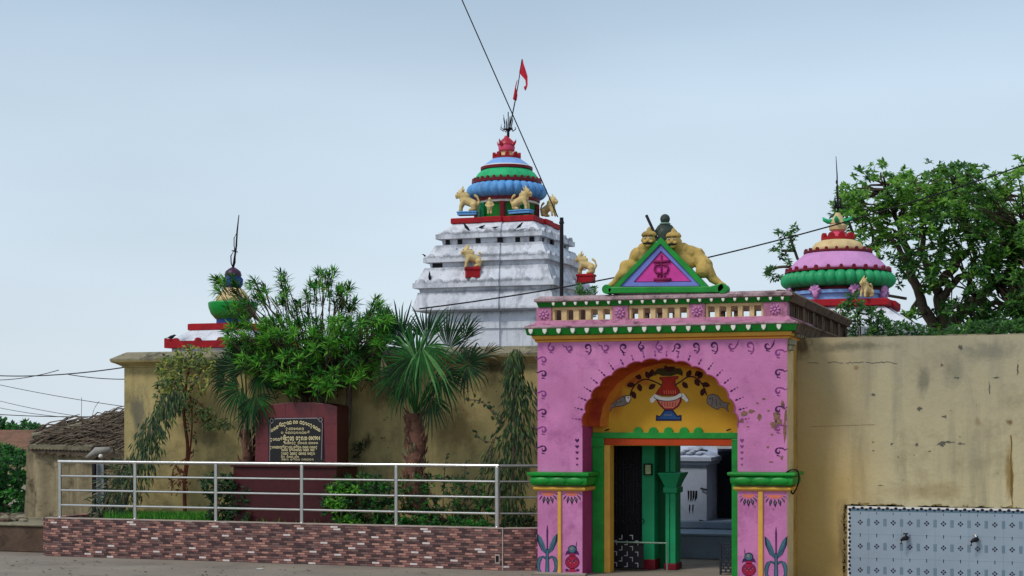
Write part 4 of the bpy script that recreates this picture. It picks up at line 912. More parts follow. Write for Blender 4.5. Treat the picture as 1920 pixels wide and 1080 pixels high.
def amla(mb, c, R_, zc, h, nrib, m=0):
    n = nrib*8; prof = []
    for j in range(13):
        a = -math.pi/2+math.pi*j/12; prof.append((R_-h*.62+h*.62*math.cos(a), zc+h/2*math.sin(a)))
    mb.lathe(c, prof, n, m, rib=lambda i: 1-.07*(1-abs(math.sin(math.pi*i/8)))**1.6)
mb = MB(); amla(mb, cz, 1.02, 8.07, .40, 30); mb.build('ribbed_disc', blue, main, smooth=True)
mb = MB(); mb.lathe(cz, [(.8, 8.26), (.88, 8.262), (.88, 8.33), (.84, 8.335)], 48); crown(mb, cz, .86, 8.32, 30, .035, .075)
mb.lathe(cz, [(.55, 8.62), (.655, 8.622), (.655, 8.69), (.6, 8.70)], 40); mb.build('red_ring', maroon, main, smooth='auto')
mb = MB(); mb.lathe(cz, [(.84, 8.33), (.80, 8.42), (.72, 8.53), (.6, 8.63), (.5, 8.64)], 48); mb.build('green_dome', dome_green, main, smooth=True)
mb = MB(); mb.lathe(cz, [(.62, 8.69), (.6, 8.72), (.5, 8.80), (.36, 8.90), (.3, 8.92)], 48, [1, 0, 0, 0]); mb.build('blue_dome', [blue_pale, white_trim], main, smooth='auto')
mb = MB(); mb.lathe(cz, [(.3, 8.90), (.355, 8.905), (.355, 8.95), (.3, 8.955)], 32); crown(mb, cz, .34, 8.94, 9, .055, .12, 0, .05); mb.build('red_crown', red, main)
mb = MB(); mb.lathe(cz, [(.24, 8.95), (.17, 9.02), (.15, 9.07), (.17, 9.1)], 24); mb.build('neck', cream, main, smooth=True)
mb = MB(); mb.lathe(cz, [(.14, 9.07), (.2, 9.12), (.21, 9.2), (.19, 9.26), (.21, 9.265), (.20, 9.28), (.18, 9.34), (.12, 9.4), (.07, 9.44), (.05, 9.49), (.02, 9.5)], 24, [1, 1, 1, 0, 0, 0, 0, 0, 0, 0])
for k in range(4):
    a = math.pi/2*k-.33; d = Vector((math.cos(a), math.sin(a), 0)); c0 = Vector((KX, YT0, 9.26))
    mb.tube([c0+d*.14, c0+d*.22+Vector((0, 0, .0)), c0+d*.28+Vector((0, 0, .06)), c0+d*.3+Vector((0, 0, .12))], [.06, .045, .025, .008], 8)
mb.build('kalash', [mat('cherry_paint', srgb(176, 26, 52), .4, .15, 8, .1, spec=.5), kpink], main, smooth='auto')
mb = MB(); spike_cluster(mb, (KX+.04, YT0, 9.46), .55); mb.build('trident_spikes', iron, main, smooth=True)
# flag
fp = P(953, 250, YT0-.1)
fl = thing('flag', 'faded red pennants on a leaning pole above the main temple tower', 'flag', fp)
mb = MB(); tp_ = P(978, 112, YT0-.1); pts = [fp.lerp(tp_, t)+Vector((.03*math.sin(t*3), 0, 0)) for t in (0, .25, .5, .75, 1)]
mb.tube(pts, [.018, .016, .014, .012, .008], 6); mb.build('pole', iron, fl, smooth=True)
def cloth(l, name, y):
    mb = MB(); n = len(l)
    vs = []
    for i, (a, b) in enumerate(l):
        pa, pb = P(*a, YT0-.1), P(*b, YT0-.1)
        for t in (0, .33, .66, 1): q = pa.lerp(pb, t); q.y += .05*math.sin(i*1.3+t*4)*t+y; vs.append(q)
    fs = [(4*i+j, 4*i+j+1, 4*i+5+j, 4*i+4+j) for i in range(n-1) for j in range(3)]
    mb.add(vs, fs); mb.build(name, flag_red, fl, smooth=True, recalc=False)
cloth([((978.5, 110), (980, 111)), ((976.5, 120), (983, 121)), ((974.5, 130), (985, 130)), ((973.5, 136), (988, 142)), ((978, 142), (989, 152)), ((985, 150), (990.5, 160)), ((986, 160), (988.5, 166)), ((982, 163), (984.5, 170))], 'pennant', 0)
cloth([((970, 150), (970.8, 151)), ((966.5, 162), (969, 165)), ((964, 176), (970.5, 178)), ((962, 186), (968, 188)), ((965, 188.5), (966.5, 189))], 'pennant', -.02)
# iron pole in front of the tower
p0, p1 = P(1052, 640, 36), P(1053, 408, 36)
mb = MB(); mb.tube([(p1.x, 36, 0), p1-Vector((0, 0, .15)), p1], [.05, .045, .045], 10); mb.lathe(p1-Vector((0, 0, .14)), [(.065, 0), (.065, .02), (.02, .14)], 10)
tag(mb.build('iron_pole', iron, loc=(p1.x, 36, 0), smooth='auto'), 'thin dark iron pole standing against the right of the main tower', 'pole')

# --- right temple
YQ = 33.0; QX = PX(1571, YQ); QZ = lambda v: PZ(1571, v, YQ); K2 = 1/MPP(1571, YQ)
rt = thing('temple_dome', 'white shrine with pink dome and green ribbed disc behind the gate wing', 'temple', (QX, YQ, 0))
c2 = (QX, YQ, 0); plq = ratha(QX, YQ, .07, .45)
w_ = lambda px: px/2/K2
mb = MB(); mb.loft([[(x, y, z) for x, y in plq(a)] for a, z in ((1.35, 0), (1.35, QZ(640)), (1.55, QZ(636)), (1.6, QZ(622)), (1.5, QZ(612)), (1.02, QZ(582)))], 0); mb.build('sloped_roof', white, rt)
mb = MB(); mb.loft([[(x, y, z) for x, y in plq(a)] for a, z in ((1.0, QZ(582)), (1.13, QZ(580)), (1.13, QZ(570)), (1.05, QZ(568)))], 0); mb.build('red_slab', red, rt)
mb = MB(); mb.lathe(c2, [(.92, QZ(569)), (.92, QZ(556)), (.98, QZ(555)), (.98, QZ(549)), (.86, QZ(548)), (.86, QZ(536))], 36, [1, 1, 1, 0, 0]); mb.build('drum', [maroon, blue_pale], rt, smooth='auto')
for k in range(8):
    a = math.pi/4*k-1.9; p = Vector((QX+.98*math.cos(a), YQ+.98*math.sin(a), QZ(551))); mb = MB()
    for j in range(5):
        b = R(-80+40*j); t = Vector((-math.sin(a), math.cos(a), 0)); mb.tube([p, p+t*(.12*math.sin(b))+Vector((0, 0, .12*math.cos(b)))+Vector((math.cos(a), math.sin(a), 0))*.05], [.05, .03], 6)
    mb.tube([p, p-Vector((0, 0, .17))], [.09, .02], 8); mb.build('lotus_bracket', lilac, rt, smooth=True)
mb = MB(); amla(mb, c2, w_(213), QZ(527), .33, 34); mb.build('ribbed_disc', mat('emerald_rib_paint', srgb(30, 156, 96), .5, .12, 5, .1, spec=.4), rt, smooth=True)
mb = MB(); r_ = w_(197); mb.lathe(c2, [(r_-.1, QZ(513)), (r_, QZ(512.8)), (r_, QZ(510)), (r_-.04, QZ(509))], 48); crown(mb, c2, r_-.02, QZ(510.5), 26, .035, .075)
r2 = w_(127); mb.lathe(c2, [(r2-.1, QZ(476)), (r2, QZ(475.6)), (r2, QZ(472.5)), (r2-.04, QZ(472))], 40); crown(mb, c2, r2-.02, QZ(473), 20, .03, .06)
mb.build('studded_ring', maroon, rt, smooth='auto')
mb = MB(); mb.lathe(c2, [(w_(190), QZ(510)), (w_(182), QZ(504)), (w_(160), QZ(492)), (w_(128), QZ(478)), (w_(118), QZ(475))], 48); mb.build('pink_dome', lilac, rt, smooth=True)
mb = MB(); mb.lathe(c2, [(w_(102), QZ(472.5)), (w_(98), QZ(465)), (w_(84), QZ(456)), (w_(60), QZ(451)), (w_(50), QZ(450))], 40); mb.build('cream_dome', cream, rt, smooth=True)
mb = MB(); mb.lathe(c2, [(w_(54), QZ(451)), (w_(62), QZ(450.5)), (w_(62), QZ(446)), (w_(54), QZ(445.5))], 28); crown(mb, c2, w_(58), QZ(447), 9, .06, .1, 0, .05); mb.build('red_crown', red, rt)
mb = MB(); mb.lathe(c2, [(w_(42), QZ(446)), (w_(30), QZ(438)), (w_(24), QZ(434)), (w_(32), QZ(431)), (w_(34), QZ(424)), (w_(28), QZ(420)), (w_(30), QZ(419)), (w_(22), QZ(411)), (w_(14), QZ(404)), (w_(8), QZ(399))], 24, [1, 1, 0, 0, 0, 2, 0, 0, 0]); mb.build('kalash', [cream, kpink, red], rt, smooth='auto')
mb = MB()
for k in range(5):
    a = 2*math.pi*k/5-.3; d = Vector((math.cos(a), math.sin(a), 0)); c0 = Vector((QX, YQ, QZ(415)))
    mb.tube([c0+d*.1, c0+d*.2+Vector((0, 0, -.01)), c0+d*.28+Vector((0, 0, .03)), c0+d*.31+Vector((0, 0, .08))], [.05, .05, .04, .01], 7)
mb.build('leaf_collar', dome_green, rt, smooth=True)
sp = Vector((QX, YQ, QZ(400))); mb = MB(); tpz = P(1567.5, 293, YQ)
mb.tube([sp, sp.lerp(tpz, .33), sp.lerp(tpz, .66)+Vector((.01, 0, 0)), tpz], [.022, .018, .014, .006], 6); spike_cluster(mb, sp, .36, .6)
for t in (.35, .45, .55): q = sp.lerp(tpz, t); mb.ball(q, (.025, .025, .05), 0, 6, 5)
mb.build('spire', iron, rt, smooth=True)

# --- left temple
YK = 32.0; LX = PX(437, YK); LZ = lambda v: PZ(437, v, YK); K3 = 1/MPP(437, YK)
lt = thing('temple_dome', 'small shrine top with red slabs and green bowl behind the khaki wall', 'temple', (LX, YK, 0))
c3 = (LX, YK, 0); w3_ = lambda px: px/2/K3; pk = lambda w: [(LX-w, YK-w), (LX+w, YK-w), (LX+w, YK+w), (LX-w, YK+w)]
ring4 = lambda l: [[(x, y, z) for x, y in pk(a)] for a, z in l]
wl = 250/1.36/K3/2; wu = 166/1.36/K3/2
mb = MB(); mb.loft(ring4([(wl-.12, 0), (wl-.12, LZ(656))]), 0); mb.loft(ring4([(wl-.1, LZ(642)), (wu-.02, LZ(621.5))]), 0); mb.build('tower_body', white, lt)
mb = MB(); mb.loft(ring4([(wl-.04, LZ(655.5)), (wl, LZ(655)), (wl, LZ(643)), (wl-.08, LZ(642.5))]), 0)
for x, y in pk(wl-.07): mb.box(x-.07, x+.07, y-.07, y+.07, LZ(643), LZ(638))
edge_merlons(mb, pk, wl, LZ(643.5), .5, .07, .08); mb.loft(ring4([(wu-.04, LZ(621.4)), (wu, LZ(621)), (wu, LZ(610)), (wu-.05, LZ(609))]), 0); mb.build('red_slab', red, lt)
mb = MB(); mb.lathe(c3, [(w3_(62), LZ(609)), (w3_(62), LZ(598))], 28); mb.build('blue_neck', blue_dark, lt, smooth='auto')
mb = MB(); mb.lathe(c3, [(w3_(56), LZ(601)), (w3_(66), LZ(598)), (w3_(82), LZ(589)), (w3_(91), LZ(577)), (w3_(93), LZ(569)), (w3_(90), LZ(567)), (w3_(60), LZ(566.5))], 40); mb.build('green_bowl', mat('leaf_green_gloss', srgb(6, 146, 56), .35, .15, 5, .05, spec=.5), lt, smooth='auto')
mb = MB(); mb.lathe(c3, [(w3_(66), LZ(567)), (w3_(60), LZ(557)), (w3_(44), LZ(546)), (w3_(30), LZ(540))], 32); mb.build('cream_dome', cream, lt, smooth=True)
mb = MB(); mb.lathe(c3, [(w3_(28), LZ(541)), (w3_(36), LZ(534)), (w3_(38), LZ(524)), (w3_(30), LZ(519)), (w3_(32), LZ(516)), (w3_(28), LZ(509)), (w3_(16), LZ(504)), (w3_(5), LZ(501))], 28, [0, 0, 0, 1, 1, 1, 1]); mb.build('pot_finial', [blue_dark, pot_purple], lt, smooth=True)
sp = Vector((LX, YK, LZ(503))); tpz = P(448, 403, YK); mb = MB(); mb.tube([sp, sp.lerp(tpz, .4)+Vector((.02, 0, 0)), sp.lerp(tpz, .7), tpz], [.025, .02, .018, .01], 6)
for s_ in (-1, 1): mb.tube([sp, sp+Vector((.05*s_, 0, .12)), sp+Vector((.055*s_, 0, .28)), sp+Vector((.04, 0, .42))], .014, 5)
for s_ in (-1, 1): mb.tube([sp+Vector((.05, 0, .38)), sp+Vector((.06+.035*s_, 0, .5)), sp+Vector((.06+.035*s_, 0, .68)), sp+Vector((.1, 0, .8))], .011, 5)
mb.tube([sp+Vector((-.03, 0, .4)), sp+Vector((.12, 0, .36))], .012, 5); mb.build('spire', iron, lt, smooth=True)

# ============================================================ statues
def xf(loc, sc, rz, flip=1):
    M_ = Matrix.Rotation(rz, 3, 'Z'); L_ = Vector(loc)
    return lambda p: L_+M_@(Vector((p[0]*flip, p[1], p[2]))*sc)
def statue_body(parent, caps, T, sc, m, vox, name='body', fat=1.0):
    mb = MB()
    for c in caps:
        if len(c) == 4: mb.capsule(T(c[0]), T(c[1]), c[2]*sc*fat, c[3]*sc*fat)
        else: mb.ball(T(c[0]), tuple(r*sc for r in c[1]), 0, 12, 9)
    return mb.build(name, m, parent, remesh=vox, smooth=True)
LION = [((.26, 0, .34), (-.16, 0, .52), .17, .19), ((.28, .1, .26), (.30, .12, .12), .15, .1), ((.28, -.1, .26), (.30, -.12, .12), .15, .1),
        ((.3, .13, .1), (.12, .14, .06), .075, .06), ((.3, -.13, .1), (.12, -.14, .06), .075, .06),
        ((-.18, .1, .46), (-.3, .12, .22), .1, .07), ((-.18, -.1, .46), (-.3, -.12, .22), .1, .07), ((-.3, .12, .22), (-.32, .13, .04), .06, .06), ((-.3, -.12, .22), (-.32, -.13, .04), .06, .06),
        ((-.16, 0, .58), (-.3, 0, .76), .17, .16), ((-.36, 0, .78), (-.48, 0, .72), .12, .09), ((-.42, 0, .66), (-.5, 0, .62), .06, .05),
        ((-.26, .09, .86), (-.16, .14, 1.04), .06, .015), ((-.26, -.09, .86), (-.16, -.14, 1.04), .06, .015), ((-.3, 0, .9), (-.2, 0, 1.14), .08, .015), ((-.36, 0, .84), (-.42, 0, .98), .05, .012), ((-.12, 0, .8), (.0, 0, .9), .07, .015), ((-.02, 0, .68), (.1, 0, .76), .06, .015),
        ((.4, 0, .2), (.52, 0, .4), .05, .045), ((.52, 0, .4), (.44, 0, .62), .045, .04), ((.44, 0, .62), (.34, 0, .7), .05, .06), ((-.08, 0, .66), (-.2, 0, .7), .16, .17)]
def lion(u, v, Y, hpx, rz, lab, flip=1, ped=None, pedm=None, grp='lion statues on the temple towers'):
    base = P(u, v, Y); sc = hpx*MPP(u, Y)/1.08
    t = thing('lion_statue', lab, 'statue', base, grp); T = xf(base, sc, rz, flip)
    body = statue_body(t, LION, T, sc, gold, .022*sc, fat=1.1)
    mb = MB()
    for s_ in (-1, 1): mb.ball(T((-.45, .07*s_, .83)), .028*sc, 0, 8, 6)
    mb.capsule(T((-.5, -.05, .66)), T((-.5, .05, .66)), .02*sc, .02*sc); mb.build('face_marks', black, t, smooth=True)
    if ped:
        w, d, h = ped; M_ = Matrix.Rotation(rz, 3, 'Z'); mb = MB(); rings = []
        for o, z in ((.0, -h), (.0, -h*.3), (.02, -h*.27), (.02, -.02), (-.0, 0)):
            rings.append([base+M_@Vector((x, y, z)) for x, y in ((-w-o, -d-o), (w+o, -d-o), (w+o, d+o), (-w-o, d+o))])
        mb.loft(rings); mb.build('pedestal', pedm, t, bevel=.008)
    return t
zsl = 7.34
fy = YT0-W(207)
lion(877, 397, fy+.2, 46, R(8), 'ochre lion statue facing left at the left corner of the red slab', 1, (.24, .13, .09), blue)
lion(977, 394, fy+.17, 44, R(172), 'ochre lion statue above the near corner of the red slab, front centre', 1, (.28, .13, .09), blue)
lion(1029, 406, YT0+.1, 40, R(160), 'ochre lion statue at the far right end of the red slab', 1)
lion(886, 501, YT0-1.72, 42, R(25), 'ochre lion statue on a red box at the second tier, left side', 1, (.17, .14, .26), red)
lion(1099, 514, YT0+.2, 42, R(178), 'ochre lion statue on a red box at the right edge of the tower', -1, (.2, .14, .22), red)
lion(1625, 557, YQ-1.1, 38, R(60), 'ochre lion statue on the shrine with the pink dome', 1)
# small standing guardian
base = P(918, 401, fy-.05); sc = 30*MPP(918, fy); t = thing('guardian_statue', 'small standing ochre figure between two lions on the red slab', 'statue', base); T = xf(base, sc, R(10))
FIG = [((0, 0, .5), (0, 0, .66), .13, .14), ((0, 0, .42), (0, 0, .36), .19, .16), ((-.08, 0, .35), (-.09, 0, .05), .075, .06), ((.08, 0, .35), (.09, 0, .05), .075, .06), ((-.09, -.06, .03), (-.09, 0, .03), .05, .05), ((.09, -.06, .03), (.09, 0, .03), .05, .05),
       ((-.15, 0, .7), (-.26, 0, .55), .06, .05), ((-.26, 0, .55), (-.14, -.06, .47), .05, .04), ((.15, 0, .7), (.26, 0, .55), .06, .05), ((.26, 0, .55), (.14, -.06, .47), .05, .04), ((0, 0, .7), (0, 0, .8), .07, .07), ((0, -.01, .87), (.115, .115, .13)), ((0, 0, .97), (0, 0, 1.02), .1, .03)]
statue_body(t, FIG, T, sc, gold, .03*sc)
mb = MB(); mb.ball(T((-.04, -.12, .88)), .02*sc, 0, 6, 5); mb.ball(T((.04, -.12, .88)), .02*sc, 0, 6, 5); mb.build('eyes', black, t)

# reclining giants and the sooty figure on the pediment
YS_ = YG+.22
def img(u, v, dy=0.0): return P(u, v, YS_+dy)
def giant(lab, caps, head, face_dx, extra=None):
    base = img(*head); t = thing('giant_statue', lab, 'statue', base, 'pair of giants leaning over the pediment')
    k = MPP(1240, YS_); mb = MB()
    for (a, b, ra, rb, da, db) in caps: mb.capsule(img(*a, da), img(*b, db), ra*k, rb*k, 0, 12)
    h = img(*head, -.12); mb.ball(h, (13.5*k, 13*k, 15*k), 0, 16, 12)
    mb.capsule(h+Vector((-.075, 0, -.01)), h+Vector((-.105, 0, -.01)), .03, .025); mb.capsule(h+Vector((.075, 0, -.01)), h+Vector((.105, 0, -.01)), .03, .025)
    mb.ball(h+Vector((face_dx, -.115, -.025)), (.022, .03, .032), 0, 10, 7)          # nose
    mb.ball(h+Vector((face_dx-.045, -.085, -.045)), (.04, .035, .035)); mb.ball(h+Vector((face_dx+.045, -.085, -.045)), (.04, .035, .035))
    mb.ball(h+Vector((face_dx, -.085, -.1)), (.045, .035, .025))
    t_root, t = t, mb.build('body', gold_deep, t, remesh=.013, smooth=True)
    mb = MB()
    mb.lathe(h+Vector((0, .0, 0)), [(.108, .045), (.116, .06), (.112, .08), (.09, .11), (.04, .13), (.03, .16), (.005, .19)], 18); mb.build('turban', gold_deep, t, smooth=True)
    mb = MB(); f = h+Vector((face_dx, 0, 0))
    for s_ in (-1, 1):
        mb.ball(f+Vector((.038*s_, -.103, .012)), (.022, .014, .013), 1, 10, 6); mb.ball(f+Vector((.038*s_, -.115, .012)), (.01, .008, .01), 0, 8, 5)
        mb.tube([f+Vector((.015*s_, -.108, .033)), f+Vector((.04*s_, -.11, .043)), f+Vector((.066*s_, -.095, .032))], .006, 6)
    mb.build('eyes', [black, white_trim], t, smooth=True)
    mb = MB(); mb.tube([f+Vector((x, -.128+abs(x)*.45, z)) for x, z in ((-.085, -.04), (-.06, -.066), (-.025, -.07), (0, -.062), (.025, -.07), (.06, -.066), (.085, -.04))], [.004, .013, .016, .013, .016, .013, .004], 7); mb.build('moustache', black, t, smooth=True)
giant('ochre moustached giant on the left slope of the pediment beside the dark stick',
      [((1213, 470), (1195, 480), 13, 15, .0, .05), ((1196, 478), (1187, 500), 15, 13, .05, .1), ((1206, 466), (1216, 458), 11, 9, 0, -.08), ((1200, 478), (1210, 488), 10, 7, -.04, -.06),
       ((1190, 496), (1174, 502), 12, 13, .05, 0), ((1174, 500), (1172, 512), 13, 12, 0, -.03), ((1170, 510), (1152, 530), 11, 6, -.02, 0), ((1152, 530), (1142, 537), 6, 5, 0, -.05)], (1217, 449), .006)
giant('ochre moustached giant sprawled along the right slope of the pediment, broad back showing',
      [((1272, 470), (1295, 476), 14, 16, .0, .06), ((1290, 474), (1308, 480), 15, 15, .05, .1), ((1268, 462), (1280, 468), 10, 14, -.05, 0), ((1278, 480), (1292, 494), 13, 12, -.02, 0), ((1305, 482), (1322, 498), 15, 15, .08, .02),
       ((1308, 478), (1313, 470), 7, 5, .05, .05), ((1320, 497), (1318, 508), 14, 14, 0, -.05), ((1326, 505), (1336, 522), 12, 9, -.02, 0), ((1336, 522), (1350, 532), 9, 6, 0, 0), ((1350, 532), (1358, 536), 6, 5, 0, -.05)], (1263, 451), -.006)
base = img(1247, 447, .1); t = thing('seated_statue', 'dark green sooty robed figure rising behind the pediment apex', 'statue', base); k = MPP(1247, YS_); mb = MB()
for a, b, ra, rb in (((1247, 438), (1247, 426), 14, 10.5), ((1247, 447), (1247, 438), 14, 14), ((1238, 426), (1230, 437), 5.5, 5), ((1256, 426), (1267, 440), 5.5, 6), ((1247, 424), (1247, 416), 6, 6), ((1232, 434), (1238, 440), 4, 4)):
    mb.capsule(img(*a, .1), img(*b, .1), ra*k, rb*k)
h = img(1247, 411, .08); mb.ball(h, (9.6*k, 9*k, 10*k), 0, 14, 10); mb.ball(h+Vector((0, -.06, -.01)), (.018, .03, .02))
mb.build('body', stone_dark, t, remesh=.011, smooth=True)
mb = MB(); mb.lathe(img(1247, 419.5, .09), [(.07, -.012), (.085, 0), (.07, .012)], 16); mb.build('collar', mat('pale_verdigris', srgb(130, 160, 146), .7, .2, 8, .2), t, smooth=True)
mb = MB(); q = img(1212, 404, -.02); q2 = img(1236, 456, -.16); mb.tube([q, q2], [.022, .02], 8); tag(mb.build('wooden_staff', black, loc=q2, smooth='auto'), 'thin black staff leaning beside the left giant on the pediment', 'staff')

# ============================================================ crows
def crow(u, v, Y, L_, rz, pitch, lab, group='crows on the temple towers'):
    base = P(u, v, Y); M_ = Matrix.Rotation(rz, 3, 'Z')@Matrix.Rotation(pitch, 3, 'Y'); T = lambda p: base+M_@(Vector(p)*L_)
    mb = MB(); rings = []
    prof = [(-.62, .02, .012), (-.55, .035, .01), (-.4, .075, .03), (-.3, .085, .01), (-.1, .15, -.02), (.1, .15, -.02), (.3, .09, .0), (.5, .06, .02), (.75, .07, .03), (.95, .05, .03)]
    for x, r, z in prof:
        hh = r*(1 if x < .4 else .35); rings.append([T((x, r*a, z+.12+hh*b)) for a, b in circ(8)])
    mb.loft(rings); mb.ball(T((-.36, 0, .17)), .088*L_, 0, 8, 6); mb.tube([T((-.42, 0, .16)), T((-.56, 0, .13))], [.035*L_, .008*L_], 6)
    for s_ in (-1, 1): mb.tube([T((0, .05*s_, .0)), T((.0, .05*s_, -.16))], .014*L_, 5)
    tag(mb.build('crow', crow_m, loc=base, smooth=True), lab, 'crow', group)
fr = YT0-1.28
crow(873, 427, fr, .24, R(20), R(48), 'crow clinging head up, leftmost above the top eave of the white tower')
crow(903, 427, fr, .2, R(160), R(8), 'plump crow perched second from left above the top eave')
crow(928, 428, fr-.05, .16, R(180), R(5), 'small crow perched level, third from left above the top eave')
crow(975, 425, fr-.05, .22, R(170), R(35), 'crow perched upright below the near corner lion')
crow(858, 474, fr-.15, .2, R(30), R(60), 'crow clinging steeply on the second tier, left of the red box lion')
crow(797, 481, YT0-1.35, .16, R(10), R(25), 'crow at the far left tip of the second tier')
crow(805, 520, YT0-1.75, .24, R(90), R(75), 'crow hanging upright on the third tier, far left')
crow(322, 634, YK-.7, .26, R(160), R(10), 'crow perched on the red slab corner of the small left shrine')

# ============================================================ planter, railing, monument
YPf = 23.35; zp = PZ(943, 990, YPf)
pa = thing('planter_wall', 'low planter wall clad in brown stacked stone tile', 'planter', (PX(500, YPf), YPf, 0))
xa, xb = PX(85, YPf), PX(943, YPf); xe, ye = GX0+.02, 23.62
def wallseg(a, b, th, z0, z1, m, name, par_, bev=0):
    a, b = Vector(a), Vector(b); d = (b-a).normalized(); n = Vector((-d.y, d.x, 0))*th; mb = MB()
    q = [a, b, b+n, a+n]; mb.loft([[(p.x, p.y, z) for p in q] for z in (z0, z1)]); return mb.build(name, m, par_, bevel=bev)
wallseg((xa, YPf, 0), (xb, YPf, 0), .18, 0, zp-.012, ledge_tile, 'front_face', pa)
wallseg((xb+.002, YPf+.002, 0), (xe, ye, 0), .16, 0, zp-.012, ledge_tile, 'return_face', pa)
wallseg((xa+.001, 24.98, 0), (xa+.001, YPf+.19, 0), .001-.18, 0, zp-.012, ledge_tile, 'end_face', pa)
rim = mat('pale_grout_rim', srgb(176, 160, 150), .8, .15, 6, .2)
wallseg((xa-.004, YPf-.004, 0), (xb+.004, YPf-.004, 0), .19, zp-.0115, zp, rim, 'coping', pa); wallseg((xb+.006, YPf-.002, 0), (xe, ye-.004, 0), .17, zp-.0115, zp, rim, 'coping', pa)
mb = MB(); mb.box(xb-.012, xb+.003, YPf-.005, YPf-.001, 0, zp-.013); mb.build('corner_trim', rim, pa)
p = PX(933, YPf), PZ(933, 1048, YPf); mb = MB(); mb.box(p[0]-.04, p[0]+.035, YPf-.008, YPf-.001, p[1]-.07, p[1]+.07, 0); mb.box(p[0]-.028, p[0]+.023, YPf-.01, YPf-.007, p[1]-.05, p[1]+.05, 1); mb.build('drain_cover', [rim, black], pa)
mb = MB(); random.seed(2)
gx, gy = 40, 8; xs = [xa+.18+(GX0-xa-.18)*i/gx for i in range(gx+1)]; ys = [YPf+.17+(YL-YPf-.175)*j/gy for j in range(gy+1)]
vs = [(x, y if x < xb else max(y, y), zp-.05+random.uniform(-.02, .02)) for y in ys for x in xs]
mb.add(vs, [(j*(gx+1)+i, j*(gx+1)+i+1, (j+1)*(gx+1)+i+1, (j+1)*(gx+1)+i) for j in range(gy) for i in range(gx)])
tag(mb.build('planter_soil', soil, recalc=False, smooth=True), 'dark earth filling the planter', None, kind='structure')

YR_ = YPf+.09
rl = thing('railing', 'polished steel pipe railing along the top of the tiled planter', 'railing', (PX(500, YR_), YR_, zp))
zr = [PZ(932, v, YR_) for v in (873.5, 903, 932.5, 963)]
px_l = [PX(u, YR_) for u in (112.5, 253.5, 405, 566, 743, 932)]
mb = MB(); hx0, hx1 = px_l[0]-.03, px_l[-1]+.03
ret = [(hx1, YR_, zr[0]), (hx1+.03, YR_+.03, zr[0]), (GX0+.0, ye+.06, zr[0])]
mb.tube([(hx0, YR_, zr[0]), (hx1, YR_, zr[0])], .03, 12); mb.build('handrail', steel, rl, smooth='auto')
mb = MB(); mb.tube([(hx1-.01, YR_, zr[0]-.001), (hx1+.04, YR_+.035, zr[0]-.001), (GX0, ye+.06, zr[0]-.001)], .026, 12)
steel_shade = mat('shade_tinted_steel', (.25, .25, .23), .45, .2, 10, .05, metal=.7)  # railing steel for the return rails, their shade darkened into the colour
for z in zr[1:]: mb.tube([(px_l[-1]+.03, YR_+.02, z), (GX0, ye+.06, z)], .016, 10)
mb.build('return_rail', steel_shade, rl, smooth='auto')
for i, x in enumerate(px_l):
    mb = MB(); mb.tube([(x, YR_, zp), (x, YR_, zr[0]-.02)], .031 if i < 5 else .036, 12); mb.lathe((x, YR_, zp), [(.05, 0), (.05, .008), (.03, .02)], 12); mb.build('post', steel, rl, smooth='auto')
    if i < 5:
        for z in zr[1:]:
            mb = MB(); mb.tube([(x+.03, YR_, z), (px_l[i+1]-.03, YR_, z)], .0185, 10); mb.build('bar', steel, rl, smooth='auto')

YM_ = 24.05
mo = thing('memorial_stone', 'red granite memorial stone with black inscribed plaque', 'monument', (PX(555, YM_), YM_, zp))
X_ = lambda u: PX(u, YM_); Z_ = lambda v, u=555: PZ(u, v, YM_)
top = [(X_(632), Z_(762))]+[(X_(632-(632-497)*i/10), Z_(762-8.0*math.sin(math.pi*(.08+.92*i/10)*.92)-0)) for i in range(1, 10)]+[(X_(490), Z_(762)), (X_(480), Z_(772))]
mb = MB(); mb.prism([(X_(478), Z_(868)), (X_(632), Z_(868))]+top, YM_, YM_+.45, 0, 1); mb.build('headstone', [granite, granite_dk], mo, bevel=.006)
mb = MB()
for u in (535, 583): mb.box(X_(u)-.002, X_(u)+.002, YM_-.002, YM_+.001, Z_(782), Z_(757))
for v in (795, 832): mb.box(X_(480), X_(503), YM_-.002, YM_+.001, Z_(v)-.002, Z_(v)+.002); mb.box(X_(608), X_(631), YM_-.002, YM_+.001, Z_(v)-.002, Z_(v)+.002)
mb.build('tile_joint', mat('dark_joint', srgb(52, 20, 24), .8, .2, 10, 0), mo)
mb = MB(); mb.box(X_(449), X_(642), YM_-.22, YM_+.6, .5, Z_(876)-.0, 0); mb.build('base', granite_dk, mo, bevel=.01)
mb = MB(); mb.box(X_(446), X_(645), YM_-.26, YM_+.64, Z_(876)+.002, Z_(868)-.001); mb.build('ledge', granite_dk, mo, bevel=.006)
mb = MB()
for k in range(9): mb.ball((X_(470+k*12), YM_-.2, Z_(868)+.004), (.05, .03, .008), 0, 8, 4)
mb.build('wax_stain', white_trim, mo, smooth=True)
# plaque with border and lettering
up0, up1, vp0, vp1 = 503, 606.5, 783, 866
pq = [(504.5, 866), (608, 866), (606, 783), (503.5, 783.5)]
mb = MB(); mb.prism([(X_(u), Z_(v)) for u, v in pq], YM_-.02, YM_-.001); plq_ = mb.build('plaque', mat('polished_black_stone', srgb(14, 8, 10), .25, .1, 10, 0, spec=.5), mo)
mb = MB(); yl = YM_-.023
silver = mat('silver_border', srgb(150, 140, 146), .5, .1, 20, 0)
stroke(mb, [(505.5, 865), (506.5, 796), (510, 793)], 1.1, yl); stroke(mb, [(515, 786), (518, 785), (595, 784), (597, 787)], 1.5, yl); stroke(mb, [(602.5, 791), (604.5, 794), (602.5, 862)], 1.1, yl)
for cu, cv in ((509.5, 789), (601, 787)): stroke(mb, ell(cu, cv, 3.2, 3.6, 12), 1.1, yl, closed=True)
mb.build('plaque_border', silver, plq_, recalc=False)
